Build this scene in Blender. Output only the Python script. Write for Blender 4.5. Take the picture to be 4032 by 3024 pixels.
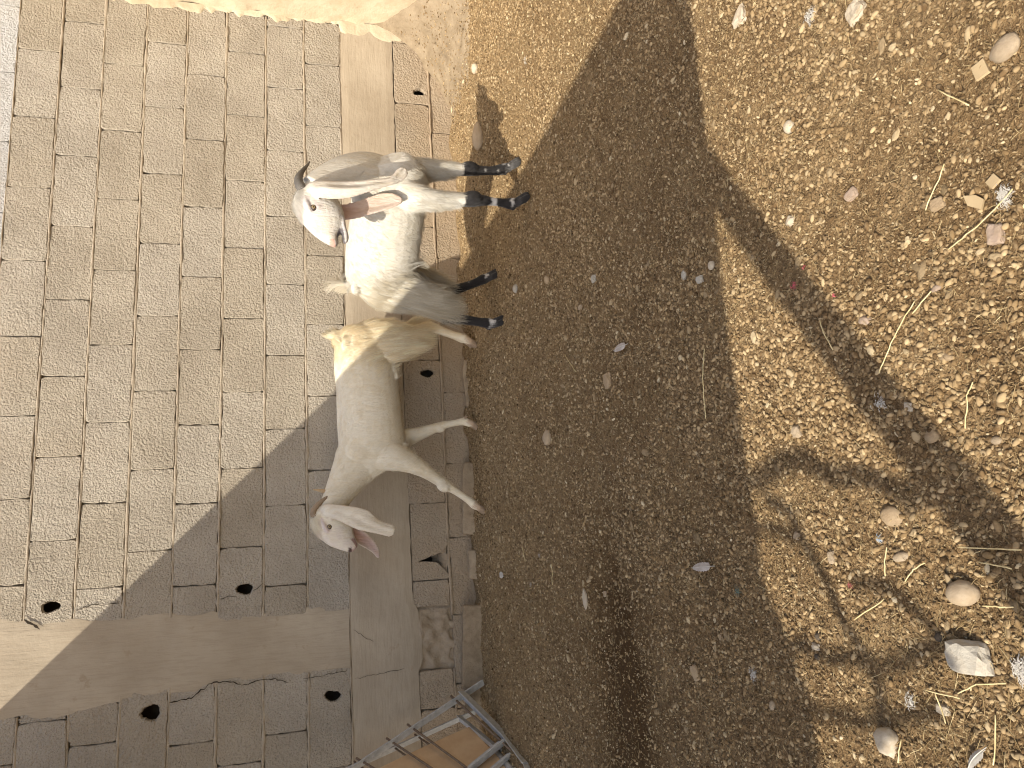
import bpy, bmesh, math, random
import numpy as np
from mathutils import Vector, Matrix, kdtree

for o in list(bpy.data.objects):
    bpy.data.objects.remove(o)
scene = bpy.context.scene
COL = scene.collection
RNG = np.random.default_rng(7)
random.seed(7)

# ------------------------------------------------------------------ camera, sky, sun, exposure
CAM_Y, CAM_Z = -4.1667, 0.97
cam_d = bpy.data.cameras.new('camera')
cam = bpy.data.objects.new('camera', cam_d)
COL.objects.link(cam)
cam_d.sensor_fit = 'HORIZONTAL'
cam_d.sensor_width = 36.0
cam_d.lens = 27.05
cam_d.clip_start = 0.05
cam_d.clip_end = 500.0
# the photographer held the phone sideways: world up points to the left of the frame
Wx, Wn, Wv = (-0.06191512, 0.97658924, -0.20600966), (-0.26123503, -0.21506673, -0.94101146), (-0.96328748, -0.0044459, 0.2684352)
M = Matrix(((Wx[0], Wx[1], Wx[2], 0.0), (Wn[0], Wn[1], Wn[2], CAM_Y), (Wv[0], Wv[1], Wv[2], CAM_Z), (0, 0, 0, 1)))
cam.matrix_world = M
scene.camera = cam

SUN = Vector((1.0, 0.69, -1.025)).normalized()      # direction the light travels
elev = math.asin(-SUN.z)
world = bpy.data.worlds.new('World')
scene.world = world
world.use_nodes = True
nt = world.node_tree
sky = nt.nodes.new('ShaderNodeTexSky')
sky.sky_type = 'NISHITA'
sky.sun_disc = False
sky.sun_elevation = elev
sky.sun_rotation = math.atan2(-SUN.x, -SUN.y)
sky.dust_density = 2.6
sky.air_density = 1.0
nt.links.new(sky.outputs[0], nt.nodes['Background'].inputs[0])
nt.nodes['Background'].inputs[1].default_value = 0.15
sun_d = bpy.data.lights.new('sun', 'SUN')
sun_d.energy = 4.0
sun_d.angle = math.radians(0.36)
sun_d.color = (1.0, 0.93, 0.80)
sun = bpy.data.objects.new('sun', sun_d)
COL.objects.link(sun)
sun.rotation_euler = SUN.to_track_quat('-Z', 'Y').to_euler()
sun.location = (-6, -6, 9)

scene.view_settings.view_transform = 'Standard'
scene.view_settings.look = 'None'
scene.view_settings.gamma = 1.0
scene.view_settings.use_curve_mapping = False
scene.view_settings.exposure = 0.62
scene.render.engine = 'CYCLES'
scene.cycles.filter_width = 1.1

# ------------------------------------------------------------------ helpers
def tag(o, label=None, cat=None, group=None, kind=None):
    if label: o['label'] = label
    if cat: o['category'] = cat
    if group: o['group'] = group
    if kind: o['kind'] = kind
    return o

def link(name, me, mat=None, parent=None):
    o = bpy.data.objects.new(name, me)
    COL.objects.link(o)
    if mat is not None and len(me.materials) == 0:
        me.materials.append(mat)
    if parent is not None:
        o.parent = parent
    return o

def empty(name, loc=(0, 0, 0)):
    o = bpy.data.objects.new(name, None)
    o.empty_display_size = 0.1
    COL.objects.link(o)
    o.location = loc
    return o

def mesh(name, v, f, smooth=False):
    me = bpy.data.meshes.new(name)
    me.from_pydata([tuple(map(float, p)) for p in v], [], [tuple(int(i) for i in q) for q in f])
    if smooth:
        me.shade_smooth()
    me.update()
    return me

def keep_world(o, parent):
    """parent o to an empty that sits at a location without moving it"""
    o.parent = parent
    o.matrix_parent_inverse = Matrix.Translation(-parent.location)

def _hash(ix, iy, iz, seed):
    n = (ix.astype(np.int64) * 374761393 + iy.astype(np.int64) * 668265263 + iz.astype(np.int64) * 2147483647 + seed * 1274126177) & 0x7fffffff
    n = ((n ^ (n >> 13)) * 1274126177) & 0x7fffffff
    n = (n ^ (n >> 16)) & 0xffff
    return n / 65535.0

def vn(x, y, z=0.0, seed=0):
    x = np.asarray(x, float); y = np.asarray(y, float) + 0 * x; z = np.asarray(z, float) + 0 * x
    ix, iy, iz = np.floor(x), np.floor(y), np.floor(z)
    fx, fy, fz = x - ix, y - iy, z - iz
    fx = fx * fx * (3 - 2 * fx); fy = fy * fy * (3 - 2 * fy); fz = fz * fz * (3 - 2 * fz)
    r = 0
    for a in (0, 1):
        for b in (0, 1):
            for c in (0, 1):
                w = (fx if a else 1 - fx) * (fy if b else 1 - fy) * (fz if c else 1 - fz)
                r = r + w * _hash(ix + a, iy + b, iz + c, seed)
    return r * 2 - 1

def sstep(a, b, x):
    t = np.clip((x - a) / (b - a), 0, 1)
    return t * t * (3 - 2 * t)

# ------------------------------------------------------------------ materials
def mat(name):
    m = bpy.data.materials.new(name)
    m.use_nodes = True
    n = m.node_tree
    b = n.nodes['Principled BSDF']
    b.inputs['Specular IOR Level'].default_value = 0.15
    b.inputs['Roughness'].default_value = 0.9
    return m, n, b

def N(n, t, **kw):
    o = n.nodes.new(t)
    for k, v in kw.items():
        setattr(o, k, v)
    return o

def noise(n, vec, scale, detail=4.0, rough=0.55, dist=0.0):
    o = N(n, 'ShaderNodeTexNoise')
    o.inputs['Scale'].default_value = scale
    o.inputs['Detail'].default_value = detail
    o.inputs['Roughness'].default_value = rough
    o.inputs['Distortion'].default_value = dist
    n.links.new(vec, o.inputs['Vector'])
    return o.outputs['Fac']

def ramp(n, fac, stops):
    o = N(n, 'ShaderNodeValToRGB')
    e = o.color_ramp.elements
    while len(e) < len(stops):
        e.new(0.5)
    for i, (p, c) in enumerate(stops):
        e[i].position = p
        e[i].color = (*c, 1) if len(c) == 3 else c
    n.links.new(fac, o.inputs['Fac'])
    return o.outputs['Color']

def mixc(n, fac, a, b, mode='MIX'):
    o = N(n, 'ShaderNodeMix', data_type='RGBA', blend_type=mode)
    for s, v in ((0, fac), (6, a), (7, b)):
        if isinstance(v, (int, float)):
            o.inputs[s].default_value = v
        elif isinstance(v, tuple):
            o.inputs[s].default_value = (*v, 1)
        else:
            n.links.new(v, o.inputs[s])
    return o.outputs[2]

def math_(n, op, a, b=0.0, c=None):
    o = N(n, 'ShaderNodeMath', operation=op)
    for i, v in enumerate((a, b, c)):
        if v is None: continue
        if isinstance(v, (int, float)):
            o.inputs[i].default_value = v
        else:
            n.links.new(v, o.inputs[i])
    return o.outputs[0]

def bump(n, b, h, strength=1.0, dist=0.005, prev=None):
    o = N(n, 'ShaderNodeBump')
    o.inputs['Strength'].default_value = strength
    o.inputs['Distance'].default_value = dist
    n.links.new(h, o.inputs['Height'])
    if prev is not None:
        n.links.new(prev, o.inputs['Normal'])
    n.links.new(o.outputs[0], b.inputs['Normal'])
    return o.outputs[0]

def pos(n):
    return N(n, 'ShaderNodeNewGeometry').outputs['Position']

def rnd(n):
    return N(n, 'ShaderNodeObjectInfo').outputs['Random']

def sep(n, v):
    o = N(n, 'ShaderNodeSeparateXYZ')
    n.links.new(v, o.inputs[0])
    return o.outputs

def dust_low(n, col, c2=(0.40, 0.295, 0.19), lo=0.05, hi=0.65, amt=0.75):
    """sandy dust and splash thrown up on the lowest courses"""
    z = sep(n, pos(n))[2]
    nz = noise(n, pos(n), 5.0, 4)
    f = N(n, 'ShaderNodeMapRange')
    n.links.new(math_(n, 'ADD', z, math_(n, 'MULTIPLY', math_(n, 'SUBTRACT', nz, 0.5), 0.5)), f.inputs[0])
    f.inputs[1].default_value = hi; f.inputs[2].default_value = lo
    f.inputs[3].default_value = 0.0; f.inputs[4].default_value = amt
    return mixc(n, f.outputs[0], col, c2)

def m_block(name='block', base=((0.315, 0.268, 0.205), (0.435, 0.378, 0.298)), dust=True):
    m, n, b = mat(name)
    p = pos(n)
    big = noise(n, p, 3.0, 5, 0.6)
    c = ramp(n, big, [(0.3, base[0]), (0.7, base[1])])
    r = rnd(n)
    v = math_(n, 'MULTIPLY_ADD', r, 0.11, 0.945)
    c = mixc(n, 1.0, c, N(n, 'ShaderNodeCombineXYZ').outputs[0], 'MULTIPLY') if False else c
    hsv = N(n, 'ShaderNodeHueSaturation')
    n.links.new(c, hsv.inputs['Color']); n.links.new(v, hsv.inputs['Value'])
    n.links.new(math_(n, 'MULTIPLY_ADD', r, -0.18, 1.06), hsv.inputs['Saturation'])
    c = hsv.outputs[0]
    g = noise(n, p, 110.0, 3, 0.6)
    sp = noise(n, p, 260.0, 2, 0.5)
    c = mixc(n, math_(n, 'MULTIPLY', ramp(n, sp, [(0.55, (0, 0, 0)), (0.75, (1, 1, 1))]), 0.35), c, (0.54, 0.49, 0.41))
    c = mixc(n, math_(n, 'MULTIPLY', ramp(n, g, [(0.30, (1, 1, 1)), (0.45, (0, 0, 0))]), 0.55), c, (0.17, 0.14, 0.105))
    st = noise(n, p, 1.1, 3)
    c = mixc(n, math_(n, 'MULTIPLY', ramp(n, st, [(0.55, (0, 0, 0)), (0.75, (1, 1, 1))]), 0.30), c, (0.42, 0.335, 0.235))
    if dust:
        c = dust_low(n, c)
    n.links.new(c, b.inputs['Base Color'])
    h1 = noise(n, p, 85.0, 3, 0.6, 0.4)
    h2 = noise(n, p, 28.0, 3, 0.5)
    b1 = bump(n, b, h2, 0.5, 0.010)
    bump(n, b, h1, 1.0, 0.012, b1)
    return m

def m_mortar():
    m, n, b = mat('mortar')
    p = pos(n)
    c = ramp(n, noise(n, p, 14.0, 5), [(0.3, (0.36, 0.295, 0.215)), (0.7, (0.50, 0.42, 0.32))])
    c = dust_low(n, c)
    n.links.new(c, b.inputs['Base Color'])
    bump(n, b, noise(n, p, 90.0, 5, 0.7), 1.0, 0.008)
    return m

def m_concrete(axis):
    """board-marked concrete; axis = direction of the grain"""
    m, n, b = mat('board_marked_concrete')
    p = pos(n)
    mp = N(n, 'ShaderNodeMapping')
    n.links.new(p, mp.inputs[0])
    mp.inputs['Scale'].default_value = (1.2, 1, 14) if axis == 'x' else (14, 1, 1.2)
    gr = noise(n, mp.outputs[0], 7.0, 6, 0.65, 0.6)
    big = noise(n, p, 2.2, 4)
    c = ramp(n, big, [(0.3, (0.35, 0.285, 0.205)), (0.7, (0.48, 0.405, 0.305))])
    c = mixc(n, math_(n, 'MULTIPLY', ramp(n, gr, [(0.38, (1, 1, 1)), (0.52, (0, 0, 0))]), 0.22), c, (0.25, 0.195, 0.135))
    fl = noise(n, p, 9.0, 5, 0.7)
    c = mixc(n, math_(n, 'MULTIPLY', ramp(n, fl, [(0.62, (0, 0, 0)), (0.68, (1, 1, 1))]), 0.45), c, (0.30, 0.225, 0.145))
    n.links.new(c, b.inputs['Base Color'])
    b1 = bump(n, b, fl, 0.5, 0.008)
    bump(n, b, gr, 0.4, 0.005, b1)
    return m

def m_plaster():
    m, n, b = mat('cream_plaster')
    p = pos(n)
    c = ramp(n, noise(n, p, 4.0, 6, 0.65), [(0.3, (0.43, 0.345, 0.225)), (0.65, (0.56, 0.48, 0.35))])
    c = mixc(n, math_(n, 'MULTIPLY', ramp(n, noise(n, p, 13.0, 4), [(0.6, (0, 0, 0)), (0.7, (1, 1, 1))]), 0.4), c, (0.43, 0.33, 0.20))
    n.links.new(c, b.inputs['Base Color'])
    bump(n, b, noise(n, p, 22.0, 6, 0.6), 0.6, 0.012)
    return m

def m_simple(name, c1, c2, scale=20.0, bs=60.0, bd=0.003, rough=0.9, spec=0.15, metal=0.0):
    m, n, b = mat(name)
    tc = N(n, 'ShaderNodeTexCoord').outputs['Object']
    add = N(n, 'ShaderNodeVectorMath', operation='ADD')
    n.links.new(tc, add.inputs[0])
    rr = rnd(n)
    cx = N(n, 'ShaderNodeCombineXYZ')
    n.links.new(math_(n, 'MULTIPLY', rr, 17.0), cx.inputs[0]); n.links.new(math_(n, 'MULTIPLY', rr, 31.0), cx.inputs[1])
    n.links.new(cx.outputs[0], add.inputs[1])
    v = add.outputs[0]
    c = ramp(n, noise(n, v, scale, 5, 0.6), [(0.3, c1), (0.7, c2)])
    n.links.new(c, b.inputs['Base Color'])
    b.inputs['Roughness'].default_value = rough
    b.inputs['Specular IOR Level'].default_value = spec
    b.inputs['Metallic'].default_value = metal
    if bd:
        bump(n, b, noise(n, v, bs, 4, 0.6), 0.8, bd)
    return m

def m_scatter(name, stops, scale=120.0, bd=0.0015):
    """colour picked per scattered piece"""
    m, n, b = mat(name)
    r = rnd(n)
    c = ramp(n, r, stops)
    p = pos(n)
    g = noise(n, p, scale, 3)
    c = mixc(n, math_(n, 'MULTIPLY', ramp(n, g, [(.45, (0, 0, 0)), (.62, (1, 1, 1))]), 0.35), c, (0.37, 0.275, 0.160))
    n.links.new(c, b.inputs['Base Color'])
    bump(n, b, noise(n, p, 260.0, 3), 0.6, bd)
    return m

def m_ground():
    m, n, b = mat('trodden_soil')
    p = pos(n)
    big = noise(n, p, 1.6, 5, 0.6)
    c = ramp(n, big, [(0.3, (0.191, 0.116, 0.052)), (0.7, (0.283, 0.185, 0.089))])
    mid = noise(n, p, 7.0, 5, 0.65)
    c = mixc(n, math_(n, 'MULTIPLY', ramp(n, mid, [(0.50, (0, 0, 0)), (0.66, (1, 1, 1))]), 0.55), c, (0.371, 0.257, 0.131))
    c = mixc(n, math_(n, 'MULTIPLY', ramp(n, mid, [(0.34, (1, 1, 1)), (0.46, (0, 0, 0))]), 0.45), c, (0.118, 0.069, 0.028))
    med = noise(n, p, 42.0, 5, 0.65)
    c = mixc(n, math_(n, 'MULTIPLY', ramp(n, med, [(0.38, (1, 1, 1)), (0.55, (0, 0, 0))]), 0.6), c, (0.098, 0.057, 0.026))
    fine = noise(n, p, 210.0, 3, 0.6)
    c = mixc(n, math_(n, 'MULTIPLY', ramp(n, fine, [(0.56, (0, 0, 0)), (0.68, (1, 1, 1))]), 0.75), c, (0.536, 0.390, 0.206))
    # paler gravelly earth towards the wall
    y = sep(n, p)[1]
    f = N(n, 'ShaderNodeMapRange')
    n.links.new(math_(n, 'ADD', y, math_(n, 'MULTIPLY', big, 0.6)), f.inputs[0])
    f.inputs[1].default_value = -1.2; f.inputs[2].default_value = 0.1; f.inputs[3].default_value = 0; f.inputs[4].default_value = 0.6
    c = mixc(n, math_(n, 'MULTIPLY', f.outputs[0], ramp(n, med, [(0.35, (0.412, 0.380, 0.317)), (0.6, (1, 1, 1))])), c, (0.412, 0.300, 0.166))
    # a wet, trodden patch with a shape of its own
    s_ = N(n, 'ShaderNodeVectorMath', operation='SUBTRACT'); n.links.new(p, s_.inputs[0]); s_.inputs[1].default_value = (-0.45, -1.80, 0)
    mp = N(n, 'ShaderNodeMapping'); n.links.new(s_.outputs[0], mp.inputs[0]); mp.inputs['Scale'].default_value = (1.4, 2.9, 0)
    ln = N(n, 'ShaderNodeVectorMath', operation='LENGTH'); n.links.new(mp.outputs[0], ln.inputs[0])
    w = math_(n, 'ADD', ln.outputs['Value'], math_(n, 'MULTIPLY', math_(n, 'SUBTRACT', noise(n, p, 6.0, 5), 0.5), 1.2))
    wet = ramp(n, w, [(0.35, (1, 1, 1)), (1.05, (0, 0, 0))])
    c = mixc(n, math_(n, 'MULTIPLY', wet, 0.9), c, (0.080, 0.042, 0.014))
    n.links.new(c, b.inputs['Base Color'])
    b1 = bump(n, b, med, 1.0, 0.022)
    bump(n, b, fine, 0.9, 0.006, b1)
    return m

MB = m_block()
MB0 = m_block('pale_block', ((0.42, 0.41, 0.40), (0.55, 0.54, 0.52)), False)
MM = m_mortar()
MCX, MCZ = m_concrete('x'), m_concrete('z')
MPL = m_plaster()
MG = m_ground()
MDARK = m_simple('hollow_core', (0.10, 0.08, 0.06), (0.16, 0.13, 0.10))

# ------------------------------------------------------------------ ground
def gz(x, y):
    x = np.asarray(x, float); y = np.asarray(y, float)
    b = 0.030 * sstep(-1.25, -0.62, y) + 0.026 * sstep(-0.75, -0.30, y)
    b = b + sstep(-.16, -.02, y) * sstep(.4, .1, y) * (.006 + .020 * vn(x / .17, 1, 0, 7) + .010 * vn(x / .05, 1, 0, 8))
    near = sstep(-6.5, -3.5, y) * sstep(6, 4, np.abs(x))
    nz = 0.011 * vn(x / .42, y / .42, 0, 3) + 0.006 * vn(x / .15, y / .15, 0, 4) + 0.0035 * vn(x / .05, y / .05, 0, 5)
    nz = nz + 0.002 * vn(x / .022, y / .022, 0, 6)
    dip = -0.035 * np.exp(-(((x + 0.10) / .16) ** 2 + ((y + 1.76) / .10) ** 2))
    dip = dip - 0.022 * np.exp(-(((x + 0.52) / .35) ** 2 + ((y + 1.66) / .12) ** 2))
    return b + near * (nz * (1 - 0.5 * sstep(-.8, -.2, y)) + dip)

def build_ground():
    xs = np.concatenate([-np.geomspace(90, 2.3, 14), np.arange(-2.2, 3.8, 0.017), np.geomspace(3.9, 90, 14)])
    ys = np.concatenate([-np.geomspace(90, 4.0, 16), np.arange(-3.9, 0.25, 0.017), np.geomspace(0.4, 90, 12)])
    X, Y = np.meshgrid(xs, ys)
    Z = gz(X, Y)
    v = np.stack([X, Y, Z], -1).reshape(-1, 3)
    nx, ny = len(xs), len(ys)
    i = np.arange(nx * ny).reshape(ny, nx)
    f = np.stack([i[:-1, :-1], i[:-1, 1:], i[1:, 1:], i[1:, :-1]], -1).reshape(-1, 4)
    me = mesh('ground', v, f, True)
    o = link('ground', me, MG)
    tag(o, 'trodden brown soil of the goat yard', 'ground', kind='structure')
build_ground()

# ------------------------------------------------------------------ block wall
def block_geo(L, H, seed, holes=(), depth=0.05, jit=0.0018, chip=0.0):
    """face at y=0 looking to -y, centred on the origin, rounded uneven arris; holes: list of (cx, cz, polygon radii)"""
    r = np.random.default_rng(seed)
    per = []
    nxs, nzs = 18, 10
    hx, hz = L / 2, H / 2
    for t in np.linspace(-1, 1, nxs, endpoint=False): per.append((t * hx, -hz))
    for t in np.linspace(-1, 1, nzs, endpoint=False): per.append((hx, t * hz))
    for t in np.linspace(1, -1, nxs, endpoint=False): per.append((t * hx, hz))
    for t in np.linspace(1, -1, nzs, endpoint=False): per.append((-hx, t * hz))
    per = np.array(per)
    n = len(per)
    j = r.normal(0, jit, (n, 2))
    j = (j + np.roll(j, 1, 0)) / 1.6
    per = per + j
    cr = 0.0022                                        # knock the corners off a little
    for k in range(n):
        d = np.hypot(hx - abs(per[k, 0]), hz - abs(per[k, 1]))
        if d < 0.016:
            per[k] *= 1 - cr * r.uniform(0.3, 1.6 + 3 * chip) / np.hypot(hx, hz) * 2
    bev = r.uniform(0.002, 0.0045, n)[:, None]
    dirs = per / np.array([hx, hz]); dirs = np.sign(dirs) * (np.abs(dirs) > 0.93)
    inner = per - dirs * bev
    V, F = [], []
    def ring(p, y):
        s = len(V)
        V.extend([(a, y + (r.normal(0, 0.0006) if y == 0 else 0), b) for a, b in p])
        return list(range(s, s + len(p)))
    r0 = ring(inner, 0.0); r1 = ring(per, 0.0045); r2 = ring(per, depth)
    for a, b in ((r0, r1), (r1, r2)):
        for k in range(n):
            F.append((a[k], a[(k + 1) % n], b[(k + 1) % n], b[k]))
    if not holes:
        F.append(tuple(reversed(r0)))
        return V, F
    (cx, cz, rx, rz, hs) = holes[0]
    rr = np.random.default_rng(hs)
    hp = []
    for k in range(n):
        a = math.atan2(inner[k, 1] - cz, inner[k, 0] - cx)
        q = 1 + 0.09 * math.sin(2 * a + hs) + 0.08 * math.sin(3 * a + 2 * hs) + rr.normal(0, 0.05)
        ca, sa = math.cos(a), math.sin(a)
        rad = 1 / math.sqrt((ca / rx) ** 2 + (sa / rz) ** 2)
        hp.append((cx + ca * rad * q, cz + sa * rad * q))
    h0 = ring(hp, 0.0)
    h1 = ring([(cx + (a - cx) * 0.86, cz + (b - cz) * 0.86) for a, b in hp], 0.012)
    h2 = ring([(cx + (a - cx) * 0.92, cz + (b - cz) * 0.92) for a, b in hp], 0.032)
    for k in range(n):
        k2 = (k + 1) % n
        F.append((r0[k2], r0[k], h0[k], h0[k2]))
        F.append((h0[k2], h0[k], h1[k], h1[k2]))
        F.append((h1[k2], h1[k], h2[k], h2[k2]))
    return V, F

WALL = empty('block_wall', (0.5, 0.0, 0.0))
tag(WALL, 'weathered grey hollow block wall with a concrete column and low concrete beam', 'wall')
BLOCK_CACHE = {}
def add_block(x0, x1, z0, z1, m=None, y=0.0, hole=None, gap=0.0022, chip=0.0):
    L, H = (x1 - x0) - gap, (z1 - z0)
    if hole is None:
        key = (round(L, 2), round(H, 2), random.randrange(5), m.name if m else '')
        if key not in BLOCK_CACHE:
            V, F = block_geo(L, H, len(BLOCK_CACHE) + 11, chip=chip)
            me = mesh('block', V, F)
            me.materials.append(m or MB)
            BLOCK_CACHE[key] = me
        me = BLOCK_CACHE[key]
    else:
        hx, hz, rx, rz, hs = hole
        V, F = block_geo(L, H, 900 + hs, [(hx - (x0 + x1) / 2, hz - (z0 + z1) / 2, rx, rz, hs)])
        me = mesh('block', V, F)
        me.materials.append(m or MB)
    o = link('block', me)
    o.location = ((x0 + x1) / 2 + random.uniform(-.0008, .0008), y + random.uniform(-0.0025, 0.0025), (z0 + z1) / 2 + random.uniform(-.0012, .0012))
    o.rotation_euler = (random.gauss(0, .004), random.gauss(0, .0035), random.gauss(0, .004))
    keep_world(o, WALL)
    if hole is not None:
        # the empty core behind the broken face
        hx, hz, rx, rz, hs = hole
        bx0, bx1, bz0, bz1 = hx - 0.075, hx + 0.075, z0 + .012, z1 - .012
        bx0 = max(bx0, x0 + .015); bx1 = min(bx1, x1 - .015)
        ya, yb = 0.031, 0.16
        v = [(bx0, ya, bz0), (bx1, ya, bz0), (bx1, ya, bz1), (bx0, ya, bz1), (bx0, yb, bz0), (bx1, yb, bz0), (bx1, yb, bz1), (bx0, yb, bz1)]
        f = [(4, 5, 6, 7), (0, 1, 5, 4), (1, 2, 6, 5), (2, 3, 7, 6), (3, 0, 4, 7)]
        c = link('hollow_core', mesh('hollow_core', v, f), MDARK)
        keep_world(c, WALL)
        HOLE_RECTS.append((bx0, bx1, bz0, bz1))
    return o
HOLE_RECTS = []

ROWZ = [(2.405, 2.612), (2.199, 2.400), (1.990, 2.190), (1.780, 1.981), (1.568, 1.769), (1.359, 1.558), (1.143, 1.348), (0.930, 1.133), (0.720, 0.919)]
PHASE = [0.222, -0.033, 0.163, -0.071, 0.0875, -0.092, 0.079, -0.121, 0.054]
LEFTJ = [None, -0.811, -0.647, -0.768, -0.96, -0.813, -0.93, -0.817, -1.0]
COLR = [-0.195, -0.19, -0.20, -0.215, -0.215, -0.225, -0.255, -0.25, -0.245]
COLL = [-0.61, -0.61, -0.625, -0.60, -0.575, -0.565, -0.557, -0.552, -0.56]
XR, XL = 3.135, -2.2
HOLES = {2: [(-0.142, 2.085, 0.027, 0.045, 3)], 6: [(-0.125, 1.226, 0.031, 0.040, 5)], 4: [(-0.657, 1.640, 0.036, 0.050, 8)], 8: [(-0.671, 0.808, 0.028, 0.042, 6)]}
P = 0.3995
for i, (z0, z1) in enumerate(ROWZ):
    m = MB0 if i == 0 else MB
    y = 0.010 if i == 0 else 0.0
    js = []
    x = PHASE[i]
    while x > COLR[i] + 0.04: x -= P
    while x < XR:
        js.append(x); x += P
    js = [COLR[i] - 0.02] + [q for q in js if q > COLR[i] + 0.03 and q < XR - 0.04] + [XR]
    for a, b_ in zip(js[:-1], js[1:]):
        h = next((q for q in HOLES.get(i, []) if a < q[0] < b_), None)
        add_block(a, b_, z0, z1, m, y, h)
    if LEFTJ[i] is not None or True:
        j = LEFTJ[i] if LEFTJ[i] is not None else -0.9
        lj = [COLL[i] + 0.02, j]
        while j - P > XL:
            j -= P; lj.append(j)
        for b_, a in zip(lj[:-1], lj[1:]):
            h = next((q for q in HOLES.get(i, []) if a < q[0] < b_), None)
            add_block(a, b_, z0, z1, m, y, h, chip=0.5)
# the two courses under the beam
R9 = [-2.0, -1.6, -1.2, -0.792]
for a, b_ in zip(R9[:-1], R9[1:]): add_block(a, b_, 0.192, 0.372, MB, 0.004)
add_block(-0.79, -0.60, 0.192, 0.374, MB, 0.002)
add_block(-0.283, -0.148, 0.196, 0.392, MB, 0.002)
J9 = [0.255, 0.654, 1.052, 1.452, 1.853, 2.255, 2.652, 3.058, XR]
for a, b_ in zip(J9[:-1], J9[1:]):
    h = {0.654: (0.978, 0.268, 0.024, 0.045, 2), 2.652: (2.734, 0.252, 0.026, 0.036, 4)}.get(a)
    add_block(a, b_, 0.196, 0.402, MB, 0.001, h)
J10 = [-2.0, -1.6, -1.2, -0.8, -0.68, -0.335, 0.067, 0.467, 0.866, 1.265, 1.664, 2.066, 2.468, 2.870, XR]
for a, b_ in zip(J10[:-1], J10[1:]): add_block(a, b_, -0.02, 0.186, MB, 0.003)
# block with its lower corner broken away (between -0.148 and 0.255)
def broken_block():
    o_pts = [(-0.146, .198), (-0.125, .1965), (-0.075, .2415), (-0.062, .255), (-0.054, .285), (-0.050, .325), (-0.050, .360), (-0.044, .345), (-0.036, .318), (-0.024, .290), (-0.018, .262), (-0.006, .230), (0.012, .212), (0.03, .1975), (0.14, .1965), (0.252, .197), (0.2535, .30), (0.2525, .391), (0.10, .3925), (-0.02, .391), (-0.1455, .392), (-0.1465, .30)]
    V, F = [], []
    n = len(o_pts)
    for y, s in ((0.0, 0), (0.005, 1), (0.05, 1)):
        for x, z in o_pts:
            V.append((x, y, z))
    F.append(tuple(range(n - 1, -1, -1)))
    for a, b_ in ((0, n), (n, 2 * n)):
        for k in range(n):
            F.append((a + k, a + (k + 1) % n, b_ + (k + 1) % n, b_ + k))
    me = mesh('block', V, F)
    # triangulate the concave face properly
    bm = bmesh.new(); bm.from_mesh(me)
    bmesh.ops.triangulate(bm, faces=[f for f in bm.faces if len(f.verts) > 4])
    bm.to_mesh(me); bm.free()
    o = link('block', me, MB)
    keep_world(o, WALL)
    v = [(-.13, .049, .20), (.05, .049, .20), (.05, .049, .385), (-.13, .049, .385), (-.13, .17, .20), (.05, .17, .20), (.05, .17, .385), (-.13, .17, .385)]
    f = [(4, 5, 6, 7), (0, 1, 5, 4), (1, 2, 6, 5), (2, 3, 7, 6), (3, 0, 4, 7)]
    c = link('hollow_core', mesh('hollow_core', v, f), MDARK)
    keep_world(c, WALL)
    HOLE_RECTS.append((-.13, .05, .20, .385))
    # crumbs of mortar lodged in the bottom of the break
    nx_, V2, F2 = 14, [], []
    for a in range(nx_):
        for b2 in range(8):
            s_, t_ = a / (nx_ - 1), b2 / 7
            q = np.array([s_ * 3])
            V2.append((-.125 + .165 * s_, .010 + .075 * t_ + .006 * vn(q * 3, t_ * 4, 0, 77)[0], .199 + .070 * t_ + .012 * vn(q * 2, t_ * 3, 0, 78)[0]))
    for a in range(nx_ - 1):
        for b2 in range(7):
            F2.append((a * 8 + b2, (a + 1) * 8 + b2, (a + 1) * 8 + b2 + 1, a * 8 + b2 + 1))
    c2 = link('mortar_crumbs', mesh('mortar_crumbs', V2, F2), MM); keep_world(c2, WALL)
broken_block()

# mortar mass behind the faces, with the hollow cores left open
def mortar_body():
    zs = sorted(set([-0.2, 2.63] + [q for r in HOLE_RECTS for q in (r[2], r[3])]))
    xs = sorted(set([XL, XR + .02] + [q for r in HOLE_RECTS for q in (r[0], r[1])]))
    V, F = [], []
    for xa, xb in zip(xs[:-1], xs[1:]):
        for za, zb in zip(zs[:-1], zs[1:]):
            cx, cz = (xa + xb) / 2, (za + zb) / 2
            if any(r[0] < cx < r[1] and r[2] < cz < r[3] for r in HOLE_RECTS): continue
            s = len(V)
            V += [(xa, 0.030, za), (xb, 0.030, za), (xb, 0.030, zb), (xa, 0.030, zb)]
            F.append((s, s + 1, s + 2, s + 3))
    s = len(V)
    V += [(XL, .2, -.2), (XR + .02, .2, -.2), (XR + .02, .2, 2.63), (XL, .2, 2.63), (XL, .03, -.2), (XR + .02, .03, -.2), (XR + .02, .03, 2.63), (XL, .03, 2.63)]
    F += [(s + 1, s, s + 3, s + 2), (s + 3, s + 7, s + 6, s + 2), (s, s + 4, s + 7, s + 3), (s + 5, s + 1, s + 2, s + 6)]
    o = link('mortar', mesh('mortar', V, F), MM)
    keep_world(o, WALL)
mortar_body()

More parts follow.
